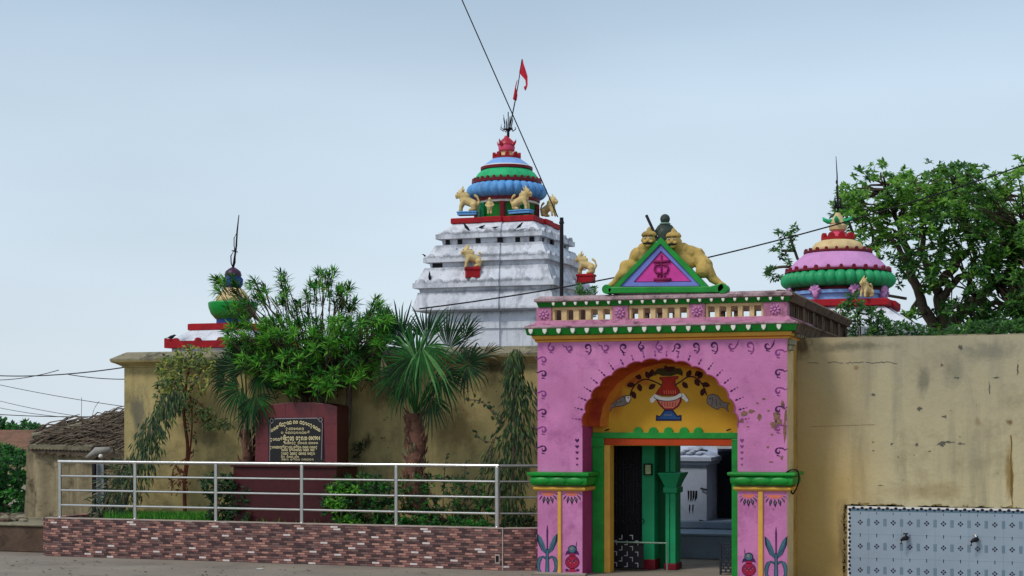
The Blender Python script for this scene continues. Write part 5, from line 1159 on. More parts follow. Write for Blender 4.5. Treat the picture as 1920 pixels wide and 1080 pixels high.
# Odia style letters, drawn as strokes in a unit box (x right, y down, 0..1)
A_ = lambda cx, cy, r, a0, a1, ry=None, n=8: [(cx+r*math.cos(R(a0+(a1-a0)*i/n)), cy+(ry or r)*math.sin(R(a0+(a1-a0)*i/n))) for i in range(n+1)]
GL = {'sa': [A_(.45, .45, .42, 170, 370), [(.05, .5), (.1, .9), (.5, .9), (.55, .6)], [(.86, .4), (.86, 1)]], 'ka': [A_(.4, .4, .36, 120, 400), A_(.3, .68, .22, 0, 270), [(.65, .6), (.8, .9)]],
      'ma': [A_(.4, .45, .38, 180, 360), [(.02, .45), (.1, .95), (.45, .75)], [(.78, .45), (.78, 1)]], 'ra': [A_(.42, .5, .4, -230, 130)], 'ba': [A_(.42, .5, .4, 150, 480), [(.2, .9), (.5, .65)]],
      'ta': [A_(.4, .35, .33, 150, 390), A_(.45, .72, .3, -60, 180)], 'na': [A_(.4, .42, .36, 180, 380), [(.04, .42), (.3, .9), (.6, .6)], [(.8, .35), (.8, 1)]], 'e': [A_(.5, .5, .4, 60, 300, .45)], 'ha': [A_(.42, .4, .36, 160, 400), [(.7, .6), (.3, .75), (.6, 1)]],
      'aa': [[(.4, 0), (.4, 1)]], 'u': [A_(.3, .35, .3, 180, 380), [(.1, .9), (.4, .75), (.45, 1.25), (.1, 1.35)]], 'ii': [A_(.4, .5, .38, 170, 400), A_(.62, -.12, .3, 160, 380)], 'shri': [A_(.42, .45, .4, 120, 420), A_(.5, .95, .42, -20, 140), A_(.7, -.1, .3, 170, 390)], 'ya': [A_(.4, .5, .36, 90, 390), [(.78, .1), (.78, 1.0)], [(.4, .86), (.78, .8)]], 'dda': [A_(.45, .3, .3, 160, 380), A_(.4, .72, .33, -80, 200)]}
WDT = {'aa': .45, 'e': .8}
def line_(mb, word, u0, u1, v, h, wpx, arc=0, m=0):
    tot = sum((.55 if g == ' ' else WDT.get(g, 1.05)) for g in word); x = u0; sx = (u1-u0)/tot
    for g in word:
        if g == ' ': x += .55*sx; continue
        for st in GL[g]:
            pts = []
            for a, b in st:
                uu = x+a*sx*.92; vv = v+b*h; t = (uu-(u0+u1)/2)/((u1-u0)/2); vv += arc*t*t; pts.append((uu, vv))
            stroke(mb, pts, wpx, yl-.001, m)
        x += WDT.get(g, 1.05)*sx
mb = MB()
line_(mb, ['na', 'ba', 'ka', 'ii', 'sa', 'u', 'na', 'sa', ' ', 'ma', 'ra', ' ', 'sa', 'ta', 'ba', 'ya', 'u', 'na', 'sa', 'ra'], 508, 601.5, 788.5, 6.2, 1.15, 17)
line_(mb, ['u', 'e', 'sa', 'ba', 'na', 'ma', 'ta'], 536, 571, 802, 4.2, .8)
line_(mb, ['ra', ' ', 'ba', 'sa', 'ma', 'ta', 'na', 'ba', 'sa', 'ka', 'ii'], 527, 581, 809.5, 3.8, .75)
line_(mb, ['u', 'ra', 'na', 'ma', 'ii'], 507, 530, 821.5, 5, .9); line_(mb, ['shri', 'ya', 'u', 'ka', 'ta'], 531, 552, 818.5, 7.6, 1.2); line_(mb, ['ka', 'u', 'ma', 'aa', 'ra'], 555, 577, 818.5, 7, 1.25); line_(mb, ['e', 'ba', 'e', 'ha', 'ra', 'aa'], 579, 599.5, 818, 7, 1.2)
line_(mb, ['na', 'sa', 'ma', 'ta', 'u', ' ', 'ta', 'ba', 'ya', 'sa', ' ', 'sa', 'na', 'ba', 'ra'], 533, 597, 828.8, 4, .75)
line_(mb, ['u', 'ra', 'na', 'sa', 'ma', 'ta', 'ii', 'dda', 'u', 'ya', 'sa', ' ', 'ba', 'ii', 'ta', 'na', ' ', 'sa', 'ba', 'sa', ' ', 'ma', 'na', 'ba', 'u'], 506.5, 596, 836.5, 4.4, .8)
line_(mb, ['sa', 'ma', 'na', ' ', 'ta', 'ii', 'ya', 'na', 'ma', 'sa', ' ', 'ba', 'sa', 'ra', ' ', 'na', 'sa'], 528, 590, 842, 4, .8)
line_(mb, ['u', 'ya', 'ra', 'u', ' ', 'ta', 'sa', 'ba', 'u', ' ', 'sa', 'ma', 'na', 'ta', ' ', 'na', 'ba', 'u', 'ya'], 527.5, 591, 848.3, 4.4, .85)
line_(mb, ['ta', 'u', ' ', 'ma', 'ba', 'sa', ' ', 'na', 'ra'], 527, 561, 855, 3.4, .7); line_(mb, ['ba', 'ka', 'ma', ' ', 'ra', 'ii', 'sa', 'ba', ' ', 'ma', 'na', 'sa', 'ra', 'na'], 528, 589, 860, 3.2, .65)
mb.build('inscription', letter, plq_, recalc=False)
# ============================================================ vegetation
RN = random.Random(17)
def rv(a=1.0): return Vector((RN.uniform(-a, a), RN.uniform(-a, a), RN.uniform(-a, a)))
def leaf(mb, b, d, n, L_, W_, m=0, droop=0.0):
    s = d.cross(n)
    if s.length < 1e-4: s = Vector((1, 0, 0))
    s.normalize(); n = s.cross(d).normalized(); dz = Vector((0, 0, -droop*L_))
    mid = b+d*(L_*.45)+dz*.25+n*(W_*.12); tip = b+d*L_+dz
    mb.add([b, mid+s*(W_/2)-n*(W_*.2), tip, mid-s*(W_/2)-n*(W_*.2), mid], [(0, 1, 4), (1, 2, 4), (2, 3, 4), (3, 0, 4)], m)
def rosette(mb, c, ax, n, L_, W_, ms, spread=(25, 85), droop=.15):
    ax = ax.normalized(); a = ax.cross(Vector((.31, .2, .93))).normalized(); b = ax.cross(a)
    for i in range(n):
        t = 2*math.pi*(i*.381966+RN.random()*.08); sp = R(RN.uniform(*spread)); r = a*math.cos(t)+b*math.sin(t)
        d = (ax*math.cos(sp)+r*math.sin(sp)).normalized(); l = L_*RN.uniform(.7, 1.1)
        leaf(mb, c+ax*(RN.uniform(-.35, .1)*L_), d, ax, l, W_*RN.uniform(.8, 1.15), RN.choice(ms), droop*RN.uniform(.3, 1.6))
def inpoly(u, v, poly):
    r = False; n = len(poly)
    for i in range(n):
        (x1, y1), (x2, y2) = poly[i], poly[(i+1) % n]
        if (y1 > v) != (y2 > v) and u < (x2-x1)*(v-y1)/(y2-y1)+x1: r = not r
    return r
def sample(poly, n):
    us = [p[0] for p in poly]; vs = [p[1] for p in poly]; o = []
    while len(o) < n:
        u, v = RN.uniform(min(us), max(us)), RN.uniform(min(vs), max(vs))
        if inpoly(u, v, poly): o.append((u, v))
    return o
def branch(mb, a, b, ra, rb, wob=.08, n=5, m=0, k=7):
    a, b = Vector(a), Vector(b); L_ = (b-a).length; pts = []; rs = []
    for i in range(n+1):
        t = i/n; w = rv(wob*L_)*(1 if 0 < i < n else 0); pts.append(a.lerp(b, t)+w+Vector((0, 0, .1*L_*math.sin(math.pi*t)))*.4); rs.append(ra+(rb-ra)*t)
    mb.tube(pts, rs, k, m); return pts

# --- oleander over the memorial
ol = thing('oleander_tree', 'dense bright green narrow leaved tree spreading over the red memorial', 'tree', P(615, 965, 24.5))
poly = [(402, 545), (415, 522), (440, 545), (470, 560), (505, 555), (528, 530), (545, 548), (565, 560), (590, 520), (625, 512), (650, 552), (690, 580), (700, 572), (735, 580), (742, 610), (715, 650), (705, 690), (690, 712), (640, 722), (600, 735), (560, 738), (520, 722), (488, 706), (455, 680), (425, 640), (438, 600), (420, 570)]
low = [(430, 600), (730, 598), (735, 640), (705, 690), (690, 712), (640, 722), (600, 738), (560, 742), (520, 730), (480, 706), (445, 680), (425, 640)]
crown_ = MB(); wood = MB(); base = P(615, 960, 24.5)
tips = []
hub = P(600, 745, 24.6); branch(wood, base, hub, .09, .07, .03); branch(wood, base+Vector((-.12, .05, 0)), P(570, 730, 24.7), .07, .05, .04); branch(wood, base+Vector((.1, .0, 0)), P(655, 720, 24.5), .07, .05, .04)
for u, v in sample(low, 430)+sample(poly, 90):
    dy = RN.uniform(-.75, .75); p = P(u, v, 24.5+dy); tips.append(p)
for (u, v) in ((408, 520), (416, 530), (440, 522), (474, 520), (486, 540), (528, 512), (537, 530), (534, 552), (575, 545), (590, 530), (600, 512), (612, 520), (622, 508), (640, 540), (650, 530), (632, 555), (700, 560), (715, 566), (728, 580), (690, 572), (660, 570), (560, 562), (500, 545), (460, 565), (445, 555), (712, 590), (682, 596), (740, 596)):
    for k in range(4): tips.append(P(u+RN.uniform(-6, 6), v+RN.uniform(-4, 26), 24.5+RN.uniform(-.3, .4)))
for i, p in enumerate(tips):
    ax = (p-hub+Vector((0, -.25, .9))+rv(.5)).normalized()
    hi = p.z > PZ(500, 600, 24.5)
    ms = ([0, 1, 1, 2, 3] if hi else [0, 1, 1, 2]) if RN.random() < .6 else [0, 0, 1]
    if p.y < 24.4 and RN.random() < .6: ms = [1, 2, 2]  # paler leaves picked for the crown's front, its lit look put into leaf colour
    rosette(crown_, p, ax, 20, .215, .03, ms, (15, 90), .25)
    if i % 3 == 0:
        q = hub.lerp(p, RN.uniform(.15, .4))+rv(.1); branch(wood, q, p, .016, .006, .05, 3, 0, 4)
    wood.tube([p-ax*.28, p+ax*.05], [.008, .004], 4)
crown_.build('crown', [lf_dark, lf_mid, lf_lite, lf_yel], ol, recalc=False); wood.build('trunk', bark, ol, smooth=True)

# --- fan palms
def fan(mb, hub, axis, normal, Rr, span, n, ms, droop=.1, split=.46, dry=0):
    axis = axis.normalized(); normal = (normal-axis*normal.dot(axis)).normalized(); side = axis.cross(normal)
    da = R(span)/n
    for i in range(n):
        a = -R(span)/2+da*(i+.5)+RN.uniform(-.25, .25)*da; d = axis*math.cos(a)+side*math.sin(a)
        rr = Rr*(1-.25*(abs(a)/R(span/2))**2)*RN.uniform(.8, 1.08); w0 = split*rr*math.tan(da/2)*1.04; t = d.cross(normal).normalized()
        dz = Vector((0, 0, -1)); cup = normal*.12*Rr
        b = hub+d*(.04*Rr); m1 = hub+d*(split*rr)+cup*.6+dz*(droop*.15*rr); m2 = hub+d*(.8*rr)+cup*.5+dz*(droop*.5*rr); tip = hub+d*rr+dz*(droop*1.2*rr*RN.uniform(.6, 1.8))+t*RN.uniform(-.03, .03)
        pl_ = normal*(w0*.5)
        m = RN.choice(ms)
        mb.add([b, m1+t*w0-pl_, m1+pl_, m1-t*w0-pl_, m2+t*w0*.55-pl_*.5, m2+pl_*.6, m2-t*w0*.55-pl_*.5, tip], [(0, 1, 2), (0, 2, 3), (1, 4, 5, 2), (2, 5, 6, 3), (4, 7, 5), (5, 7, 6)], m)
def palm(base, top, fans, lab, rbase, mats_, seed, dry=()):
    t = thing('fan_palm', lab, 'palm tree', base); tr = MB(); RN.seed(seed)
    n = 16; pts = []; rs = []
    for i in range(n+1): q = base.lerp(top, i/n); pts.append(q+Vector((.03*math.sin(i*.7), 0, 0))); rs.append(rbase*(1.15-.35*i/n)*(1+.08*(i % 2)))
    tr.tube(pts, rs, 12)
    for i in range(90):
        f = RN.random(); q = base.lerp(top, f); a = RN.uniform(0, 6.28); d = Vector((math.cos(a), math.sin(a), 0)); r = rbase*(1.1-.35*f)
        tr.tube([q+d*r*.9, q+d*(r+.05)+Vector((0, 0, .07)), q+d*(r+.07)+Vector((RN.uniform(-.03, .03), 0, .15))], [.028, .02, .005], 5, RN.choice((0, 0, 1)))
    tr.build('trunk', [palm_bark, lf_dry], t, smooth='auto')
    for (hu, hv, dy, au, av, ady, nrm, Rpx, span, nseg, ms, dr) in fans:
        h = P(hu, hv, base.y+dy); ax = P(hu+au, hv+av, base.y+dy+ady)-h
        mb = MB(); fan(mb, h, ax, Vector(nrm), Rpx*MPP(hu, base.y), span, nseg, ms, dr)
        mid = top.lerp(h, .5)+Vector((0, 0, .12)); mb.tube([top, mid, h, h+ax.normalized()*.12], [.018, .014, .012, .008], 5, 1)
        mb.build('frond', mats_, t, recalc=False)
    return t
pm = [palm_d, palm_g, palm_l, lf_dry]
B1 = P(779, 965, 24.2); T1 = P(779, 775, 24.15)
F1 = [ # hubU, hubV, dY, axis(du,dv,dY), normal, radius px, span, segments, mats, droop
 (783, 680, -.35, -14, -60, .1, (.1, -1, .25), 92, 170, 22, [1, 1, 2, 1], .1),
 (790, 650, -.5, 34, 52, -.1, (0, -1, .5), 96, 130, 18, [1, 2, 1, 2], .2),
 (775, 668, -.45, -24, 52, -.1, (0, -1, .3), 80, 110, 14, [1, 0, 1, 0], .25),
 (772, 655, -.2, -30, -40, .0, (-.3, -1, .3), 78, 120, 16, [0, 1, 0], .1),
 (752, 640, -.1, -12, -60, .0, (.25, -1, .2), 84, 120, 20, [0, 1, 0], .05),
 (840, 655, .1, 18, -55, .0, (-.1, -1, .3), 88, 110, 18, [0, 0, 1], .05),
 (868, 640, .25, 22, -40, .0, (-.3, -1, .3), 72, 90, 14, [0, 0, 1], .1),
 (876, 684, -.1, 30, -6, -.05, (-.1, -1, .25), 62, 320, 28, [0, 0, 0, 1], .2),
 (826, 702, -.25, 28, 40, -.1, (.1, -1, .3), 70, 170, 22, [0, 0, 1], .25),
 (745, 700, -.3, -30, 18, -.1, (-.2, -1, .3), 62, 150, 18, [0, 0, 1], .25),
 (808, 745, -.3, 14, 45, -.1, (.1, -1, .2), 60, 130, 16, [0, 0], .3),
 (762, 720, -.3, -18, 34, -.1, (-.1, -1, .2), 55, 130, 14, [0, 1], .3),
 (800, 640, .2, 4, -50, .1, (.1, -1, .3), 84, 110, 16, [0, 1, 0], .05),
 (722, 650, .1, -20, -20, .0, (-.1, -1, .3), 60, 170, 18, [0, 0, 1], .2),
 (905, 668, .1, 26, -14, .0, (-.1, -1, .3), 50, 80, 10, [3, 0, 3], .1),
 (850, 676, .1, 34, -22, .0, (-.1, -1, .3), 74, 60, 9, [3, 3, 0], .1),
 (715, 668, -.2, 12, 50, -.1, (0, -1, .2), 66, 40, 6, [3, 3, 0], .2),
]
palm(B1, T1, F1, 'large fan palm in the middle of the planter with shaggy trunk', .15, pm, 5)
B2 = P(463, 965, 24.55); T2 = P(463, 805, 24.5)
F2 = [(460, 690, -.3, -20, -50, .0, (0, -1, .3), 64, 230, 26, [0, 0, 1], .12), (452, 728, -.45, -40, 30, -.1, (-.1, -1, .2), 66, 200, 24, [0, 0, 1], .25), (478, 742, -.5, 14, 50, -.1, (.1, -1, .3), 58, 170, 20, [0, 1, 0], .3),
      (430, 690, -.1, -30, -26, .0, (-.2, -1, .3), 48, 200, 18, [0, 0], .15), (446, 664, .0, -16, -30, .0, (0, -1, .3), 44, 200, 18, [0, 1, 0], .15), (470, 762, -.5, -6, 50, -.1, (0, -1, .2), 54, 120, 14, [3, 0, 0], .3), (425, 712, -.3, -36, 14, 0, (0, -1, .2), 44, 110, 10, [0, 0], .2), (488, 700, -.4, 20, 16, 0, (0, -1, .3), 50, 220, 22, [0, 1, 1], .2)]
palm(B2, T2, F2, 'smaller fan palm left of the red memorial, half under the bright tree', .11, pm, 6)

# --- drooping ashoka columns
def column_plant(name, lab, spine, prof, n, L_, W_, ms, mats_, Y, seed, trunk_r=.03, down=.9):
    RN.seed(seed); b = P(*spine[0], Y); t = thing(name, lab, 'plant', b); mb = MB(); wd = MB()
    pts = [P(u, v, Y) for u, v in spine]; wd.tube([tuple(x) for x in smooth_line([tuple(p) for p in pts], 4)], trunk_r, 6); wd.build('stem', bark, t, smooth=True)
    sm = smooth_line(spine, 6)
    for i in range(n):
        f = RN.random(); q = sm[min(int(f*(len(sm)-1)), len(sm)-1)]
        w = 0
        for j in range(len(prof)-1):
            if prof[j][0] <= f <= prof[j+1][0]: k = (f-prof[j][0])/(prof[j+1][0]-prof[j][0]); w = prof[j][1]+(prof[j+1][1]-prof[j][1])*k; w2 = prof[j][2]+(prof[j+1][2]-prof[j][2])*k
        du = RN.uniform(-w, w2)*RN.random()**.35; p = P(q[0]+du, q[1]+RN.uniform(-10, 10), Y+RN.uniform(-.3, .3))
        d = Vector(((p.x-P(q[0], q[1], Y).x)*1.2+RN.uniform(-.25, .25), RN.uniform(-.4, .2), -down+RN.uniform(-.3, .5))).normalized()
        leaf(mb, p, d, Vector((RN.uniform(-.3, .3), -1, .3)), L_*RN.uniform(.6, 1.15), W_*RN.uniform(.8, 1.2), RN.choice(ms), .15)
    mb.build('foliage', mats_, t, recalc=False); return t
column_plant('ashoka_plant', 'tall drooping narrow leaved plant beside the pink gate', [(960, 985), (962, 900), (965, 800), (964, 720), (968, 655)],
             [(0, 12, 14), (.15, 30, 26), (.22, 66, 26), (.38, 64, 34), (.46, 48, 44), (.52, 30, 50), (.66, 26, 50), (.74, 18, 44), (.8, 22, 20), (.92, 20, 16), (1, 12, 14)], 1250, .17, .03, [0, 0, 0, 1, 1, 2], [palm_d, sedge, olive, lf_dry], 24.2, 21)
column_plant('ashoka_plant', 'leaning dark narrow leaved plant in the left of the planter', [(225, 968), (250, 900), (275, 840), (300, 780), (330, 735)],
             [(0, 20, 16), (.25, 42, 38), (.5, 34, 30), (.8, 26, 26), (1, 20, 20)], 1000, .17, .028, [0, 0, 0, 1, 1, 2], [palm_d, sedge, olive, lf_dry], 24.2, 22, .035)
column_plant('ashoka_plant', 'low spiky clump of narrow leaves at the planter end by the shed', [(190, 968), (215, 905), (240, 860)],
             [(0, 14, 20), (.5, 40, 34), (1, 24, 24)], 420, .2, .022, [0, 1, 3], [palm_d, sedge, olive, lf_dry], 24.3, 23, .03, .2)
# --- red stemmed shrub with yellow green leaves
RN.seed(31); t = thing('shrub', 'thin red stemmed shrub with yellow green leaves against the khaki wall', 'shrub', P(347, 965, 24.6)); wd = MB(); mb = MB(); Yv = 24.6
for l, r in (([(347, 965), (346, 900), (352, 840), (345, 780), (348, 730), (355, 690)], (.035, .02)), ([(348, 900), (358, 830), (360, 770), (356, 740)], (.018, .01)), ([(346, 770), (335, 730), (318, 700)], (.02, .01)), ([(350, 740), (375, 700), (372, 680)], (.016, .01)), ([(352, 745), (370, 752), (390, 775), (405, 790)], (.012, .007)), ([(348, 860), (325, 880), (322, 930)], (.012, .006))):
    pts = [tuple(P(u, v, Yv)) for u, v in smooth_line(l, 4)]; n = len(pts); wd.tube(pts, [r[0]+(r[1]-r[0])*i/n for i in range(n)], 6)
wd.build('stem', bark_red, t, smooth=True)
for (cu, cv, a, b, n, ms) in ((322, 690, 28, 26, 190, [0, 1, 2]), (355, 670, 30, 24, 170, [0, 1, 2]), (385, 680, 22, 30, 110, [0, 1]), (350, 720, 45, 20, 150, [1, 2, 0]), (312, 715, 16, 24, 70, [0, 1]), (400, 790, 20, 14, 90, [2, 2, 1]), (385, 772, 18, 9, 50, [2, 1]), (425, 800, 12, 7, 26, [2]), (322, 740, 34, 40, 170, [2, 1, 2]), (352, 765, 14, 40, 60, [1, 2]), (335, 905, 22, 18, 34, [3, 3, 4]), (330, 890, 12, 22, 26, [3, 4]), (365, 800, 8, 60, 30, [2, 3])):
    for i in range(n):
        a_ = RN.uniform(0, 6.28); r_ = RN.random()**.5; p = P(cu+a*r_*math.cos(a_), cv+b*r_*math.sin(a_), Yv+RN.uniform(-.25, .2)); d = Vector((RN.uniform(-1, 1), RN.uniform(-.8, .3), RN.uniform(-1, .5))).normalized()
        leaf(mb, p, d, Vector((RN.uniform(-.5, .5), -1, .5)), RN.uniform(.07, .13), RN.uniform(.03, .045), RN.choice(ms), .1)
mb.build('foliage', [lf_yel, olive, sedge, lf_brown, lf_brown], t, recalc=False)
# --- wiry plant at right with round dark leaves
RN.seed(33); t = thing('shrub', 'wiry stem arching left with a few dark round leaves near the gate', 'shrub', P(915, 985, 24.0)); wd = MB(); mb = MB()
stems = [[(915, 985), (908, 900), (925, 830), (940, 790), (925, 770), (900, 752), (876, 750)], [(928, 830), (905, 825), (892, 812)], [(938, 800), (930, 785), (915, 762)], [(900, 985), (895, 930), (905, 880)], [(830, 985), (832, 900), (838, 850)], [(872, 985), (870, 910), (874, 862)]]
for l in stems:
    pts = smooth_line(l, 5); wd.tube([tuple(P(u, v, 24.0)) for u, v in pts], .009, 5)
    for j in range(5, len(pts), 2):
        for q in range(3):
            u, v = pts[j]; leaf(mb, P(u+RN.uniform(-4, 4), v+RN.uniform(-4, 4), 24.0+RN.uniform(-.05, .05)), rv().normalized(), Vector((0, -1, .3)), RN.uniform(.06, .1), RN.uniform(.04, .06), RN.choice((0, 1)), 0)
wd.build('stem', bark, t, smooth=True); mb.build('foliage', [palm_d, sedge], t, recalc=False)
# --- leafy bushes on the planter
def bush(lab, regs, Y, n, L_, W_, ms, mats_, seed, dep=.3, name='bush', gaps=0, kind=None):
    RN.seed(seed); c = regs[0]; b = P(sum(p[0] for p in c)/len(c), max(p[1] for p in c), Y); t = thing(name, lab, name.replace('_', ' '), b); mb = MB(); wd = MB()
    for poly in regs:
        for u, v in sample(poly, n):
            p = P(u, v, Y+RN.uniform(-dep, dep)); rosette(mb, p, Vector((RN.uniform(-.5, .5), -.6, .8)), 7, L_, W_, ms, (30, 95), .2)
            if RN.random() < .12: wd.tube([b+Vector((RN.uniform(-.2, .2), 0, 0)), b.lerp(p, .6)+rv(.03), p], [.014, .01, .005], 4)
    mb.build('foliage', mats_, t, recalc=False); wd.build('stems', bark, t, smooth=True); return t
bush('dark layered bush between the shrub and the memorial base', [[(378, 905), (400, 885), (440, 890), (462, 915), (470, 982), (385, 982), (392, 950)]], 24.0, 130, .13, .05, [0, 0, 1], [palm_d, lf_dark, lf_mid], 41)
bush('bush with pale edged leaves right of the memorial base', [[(612, 905), (640, 893), (700, 888), (735, 905), (735, 985), (615, 985), (600, 945)]], 23.85, 170, .12, .05, [0, 0, 1, 2], [palm_d, lf_dark, lf_mid], 42)
bush('bright green leaf sprays at the left edge of the pale bush', [[(610, 905), (650, 900), (672, 918), (630, 930)], [(608, 935), (650, 930), (680, 945), (640, 958), (606, 955)], [(625, 965), (665, 962), (680, 985), (640, 985)]], 23.62, 22, .12, .045, [0, 1, 1], [lf_mid, lf_lite, lf_yel], 43, .08)
bush('low dark green plants under the big palm', [[(740, 900), (800, 890), (860, 895), (905, 905), (925, 945), (930, 990), (740, 988)]], 24.1, 260, .10, .035, [0, 0, 1, 3], [palm_d, lf_dark, sedge, lf_mid], 44)
bush('lettuce green seedlings along the right planter edge', [[(745, 970), (790, 962), (860, 968), (925, 980), (925, 992), (745, 988)]], 23.65, 60, .09, .05, [0, 1, 2], [lf_dark, lf_mid, palm_g], 45, .06)
bush('olive clump at the planter corner by the gate', [[(945, 965), (1003, 955), (1006, 992), (945, 992)]], 24.1, 60, .10, .03, [0, 1], [sedge, palm_d], 46, .2)
bush('small palm seedling against the wall under the bright tree', [[(664, 832), (676, 822), (690, 835), (684, 858), (668, 858)]], 24.85, 9, .12, .02, [0], [palm_d], 47, .03)
mb = MB(); RN.seed(51)
for i in range(3200):
    u = RN.uniform(196, 392) if i < 2500 else RN.uniform(392, 925); p = P(u, 985, RN.uniform(23.6, 24.7)); p.z = zp-.05
    leaf(mb, p, Vector((RN.uniform(-.4, .4), RN.uniform(-.4, .4), 1)).normalized(), Vector((0, -1, 0)), RN.uniform(.07, .19)*(1 if i < 2500 else .7), .012, RN.choice((0, 0, 1)))
tag(mb.build('grass', [lf_mid, lf_lite], recalc=False), 'short green grass on the planter soil', 'grass', kind='stuff')

# --- big tree behind the right temple
RN.seed(61); YB_ = 38.0
bt = thing('shade_tree', 'large spreading leafy tree behind the right compound wall', 'tree', (PX(1790, YB_), YB_, 0))
reg = [[(1568, 372), (1590, 358), (1612, 352), (1616, 330), (1648, 320), (1672, 330), (1700, 318), (1730, 335), (1748, 312), (1790, 306), (1830, 318), (1860, 315), (1885, 330), (1935, 300), (1990, 330), (2010, 640), (1900, 640), (1700, 632), (1680, 560), (1660, 500), (1625, 465), (1600, 440), (1575, 400)]]
wd = MB(); mb = MB(); base = Vector((PX(1790, YB_), YB_, 0)); fork = P(1775, 640, YB_)
wd.tube([base, (base+fork)/2+Vector((.1, 0, 0)), fork], [.42, .34, .3], 12)
limbs = []
for l, r in (([(1775, 640), (1745, 600), (1725, 560), (1700, 470), (1680, 400), (1660, 350)], .16), ([(1775, 640), (1768, 590), (1762, 540), (1790, 500), (1830, 440), (1860, 370)], .17), ([(1780, 640), (1790, 600), (1830, 560), (1880, 520), (1930, 450)], .17), ([(1762, 545), (1735, 500), (1730, 430), (1745, 360)], .11), ([(1768, 560), (1800, 520), (1850, 500), (1900, 470), (1960, 430)], .1),
             ([(1790, 610), (1810, 575), (1815, 540), (1825, 480), (1800, 400), (1790, 340)], .09), ([(1700, 480), (1660, 440), (1620, 400), (1590, 375)], .07), ([(1830, 560), (1870, 570), (1940, 560)], .1), ([(1725, 560), (1700, 590), (1670, 600)], .07)):
    dy = RN.uniform(-1.2, 1.2); q = smooth_line(l, 4); n = len(q); pts = [P(u, v, YB_+dy*i/n) for i, (u, v) in enumerate(q)]; pts = [p+rv(.05) for p in pts]
    wd.tube(pts, [r*(1-.8*i/n) for i in range(n)], 8); limbs += pts[3:]
cl_c = sample(reg[0], 800)+sample([(1850, 330), (1990, 330), (1990, 630), (1820, 630), (1800, 500)], 130)
for (u, v) in cl_c:
    f = noise.noise(Vector((u/46, v/40, 3.3)))
    if v > 450 and f < .03 and u < 1900: continue
    if f < -.24: continue
    p = P(u, v, YB_+RN.uniform(-2.2, 2.2)); near = min(limbs, key=lambda q: (q-p).length_squared)
    branch(wd, near, p, .03, .008, .07, 3, 0, 4)
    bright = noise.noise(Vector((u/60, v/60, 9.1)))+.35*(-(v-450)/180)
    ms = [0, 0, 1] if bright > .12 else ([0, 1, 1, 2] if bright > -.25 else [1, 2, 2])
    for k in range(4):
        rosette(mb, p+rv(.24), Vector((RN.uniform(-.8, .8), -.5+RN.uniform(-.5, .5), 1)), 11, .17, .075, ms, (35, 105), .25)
# outer sprigs
for u, v in ((1463, 432), (1475, 440), (1490, 428), (1466, 455), (1480, 462), (1452, 470), (1470, 478), (1440, 508), (1448, 500), (1460, 520), (1478, 490), (1572, 368), (1584, 362), (1596, 372), (1445, 515), (1485, 445), (1590, 385), (1578, 395), (1562, 405), (1665, 322), (1630, 330), (1790, 308), (1812, 310), (1850, 312)):
    for k in range(3): rosette(mb, P(u+RN.uniform(-5, 5), v+RN.uniform(-5, 5), YB_-.5+RN.uniform(-.4, .4)), Vector((RN.uniform(-.8, .8), -.5, 1)), 9, .16, .065, [1, 2, 2], (35, 105), .25)
for l in ([(1700, 560), (1600, 540), (1510, 500), (1490, 470), (1482, 440), (1490, 430)], [(1520, 505), (1470, 500), (1445, 505)], [(1490, 470), (1465, 470)], [(1600, 440), (1585, 400), (1575, 375)]):
    wd.tube([tuple(P(u, v, YB_-.4)) for u, v in smooth_line(l, 4)], .035, 5)
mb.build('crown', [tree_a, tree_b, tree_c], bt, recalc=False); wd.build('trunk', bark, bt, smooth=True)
# --- creeper and bushes peeping over the right wall
def overwall(lab, poly, Y, n, ms, seed, L_=.13):
    RN.seed(seed); b = P(sum(p[0] for p in poly)/len(poly), 900, Y); b.z = 0; t = thing('bush', lab, 'bush', b); mb = MB(); wd = MB()
    for u, v in sample(poly, n):
        p = P(u, v, Y+RN.uniform(-.35, .35)); rosette(mb, p, Vector((RN.uniform(-.8, .8), -.5, .8)), 8, L_, L_*.42, ms, (30, 100), .2)
        if RN.random() < .15: wd.tube([b, b.lerp(p, .7)+rv(.1), p], [.03, .016, .006], 4)
    mb.build('foliage', [tree_a, tree_b, tree_c], t, recalc=False); wd.build('stems', bark, t, smooth=True)
overwall('leafy bush rising over the right wall beside the gate wing', [(1560, 600), (1572, 572), (1592, 552), (1606, 538), (1622, 566), (1650, 582), (1672, 600), (1720, 612), (1780, 618), (1790, 645), (1600, 645), (1585, 600)], 30.6, 210, [1, 2, 2], 71)
overwall('dark hedge tops along the far right of the compound wall', [(1780, 612), (1850, 600), (1925, 596), (1960, 640), (1780, 645)], 30.5, 150, [1, 2, 2], 72)
overwall('dark sprig of leaves between the white tower and the pediment', [(1078, 552), (1085, 530), (1102, 545), (1120, 530), (1124, 552), (1105, 570), (1082, 568)], 27.0, 26, [2, 2, 1], 73, .1)

# ============================================================ shed and the far left
Yh = 25.7
shd = thing('shed', 'mossy concrete shed with low roof of thatch and sticks left of the wall', 'shed', P(140, 975, Yh))
hx0, hx1 = PX(45, Yh), PX(236, Yh)
mb = MB(); n = 26; prof = []
for i in range(n+1):
    t = i/n; x = hx0+(PX(180, Yh)-hx0)*t+(.06*(1-t) if 0 else 0); prof.append((x, Yh+.035*math.sin(t*22)))
tz = PZ(100, 838, Yh)
mb.loft([[(x+(.05 if z > 1 else 0)*(1-(x-hx0)), y, z) for x, y in prof] for z in (.48, 1.2, tz)], 0, False, False, closed=False)
mb.box(hx0+.1, hx1, Yh+.06, Yh+1.6, .48, tz-.02); mb.build('wall', shed_wall, shd, smooth='auto')
mb = MB(); a, b, c, d = P(53, 836, Yh-.12), P(240, 852, Yh-.12), P(240, 771, Yh+1.9), P(62, 813, Yh+.9)
random.seed(12); nn, mm = 40, 12; vs = []
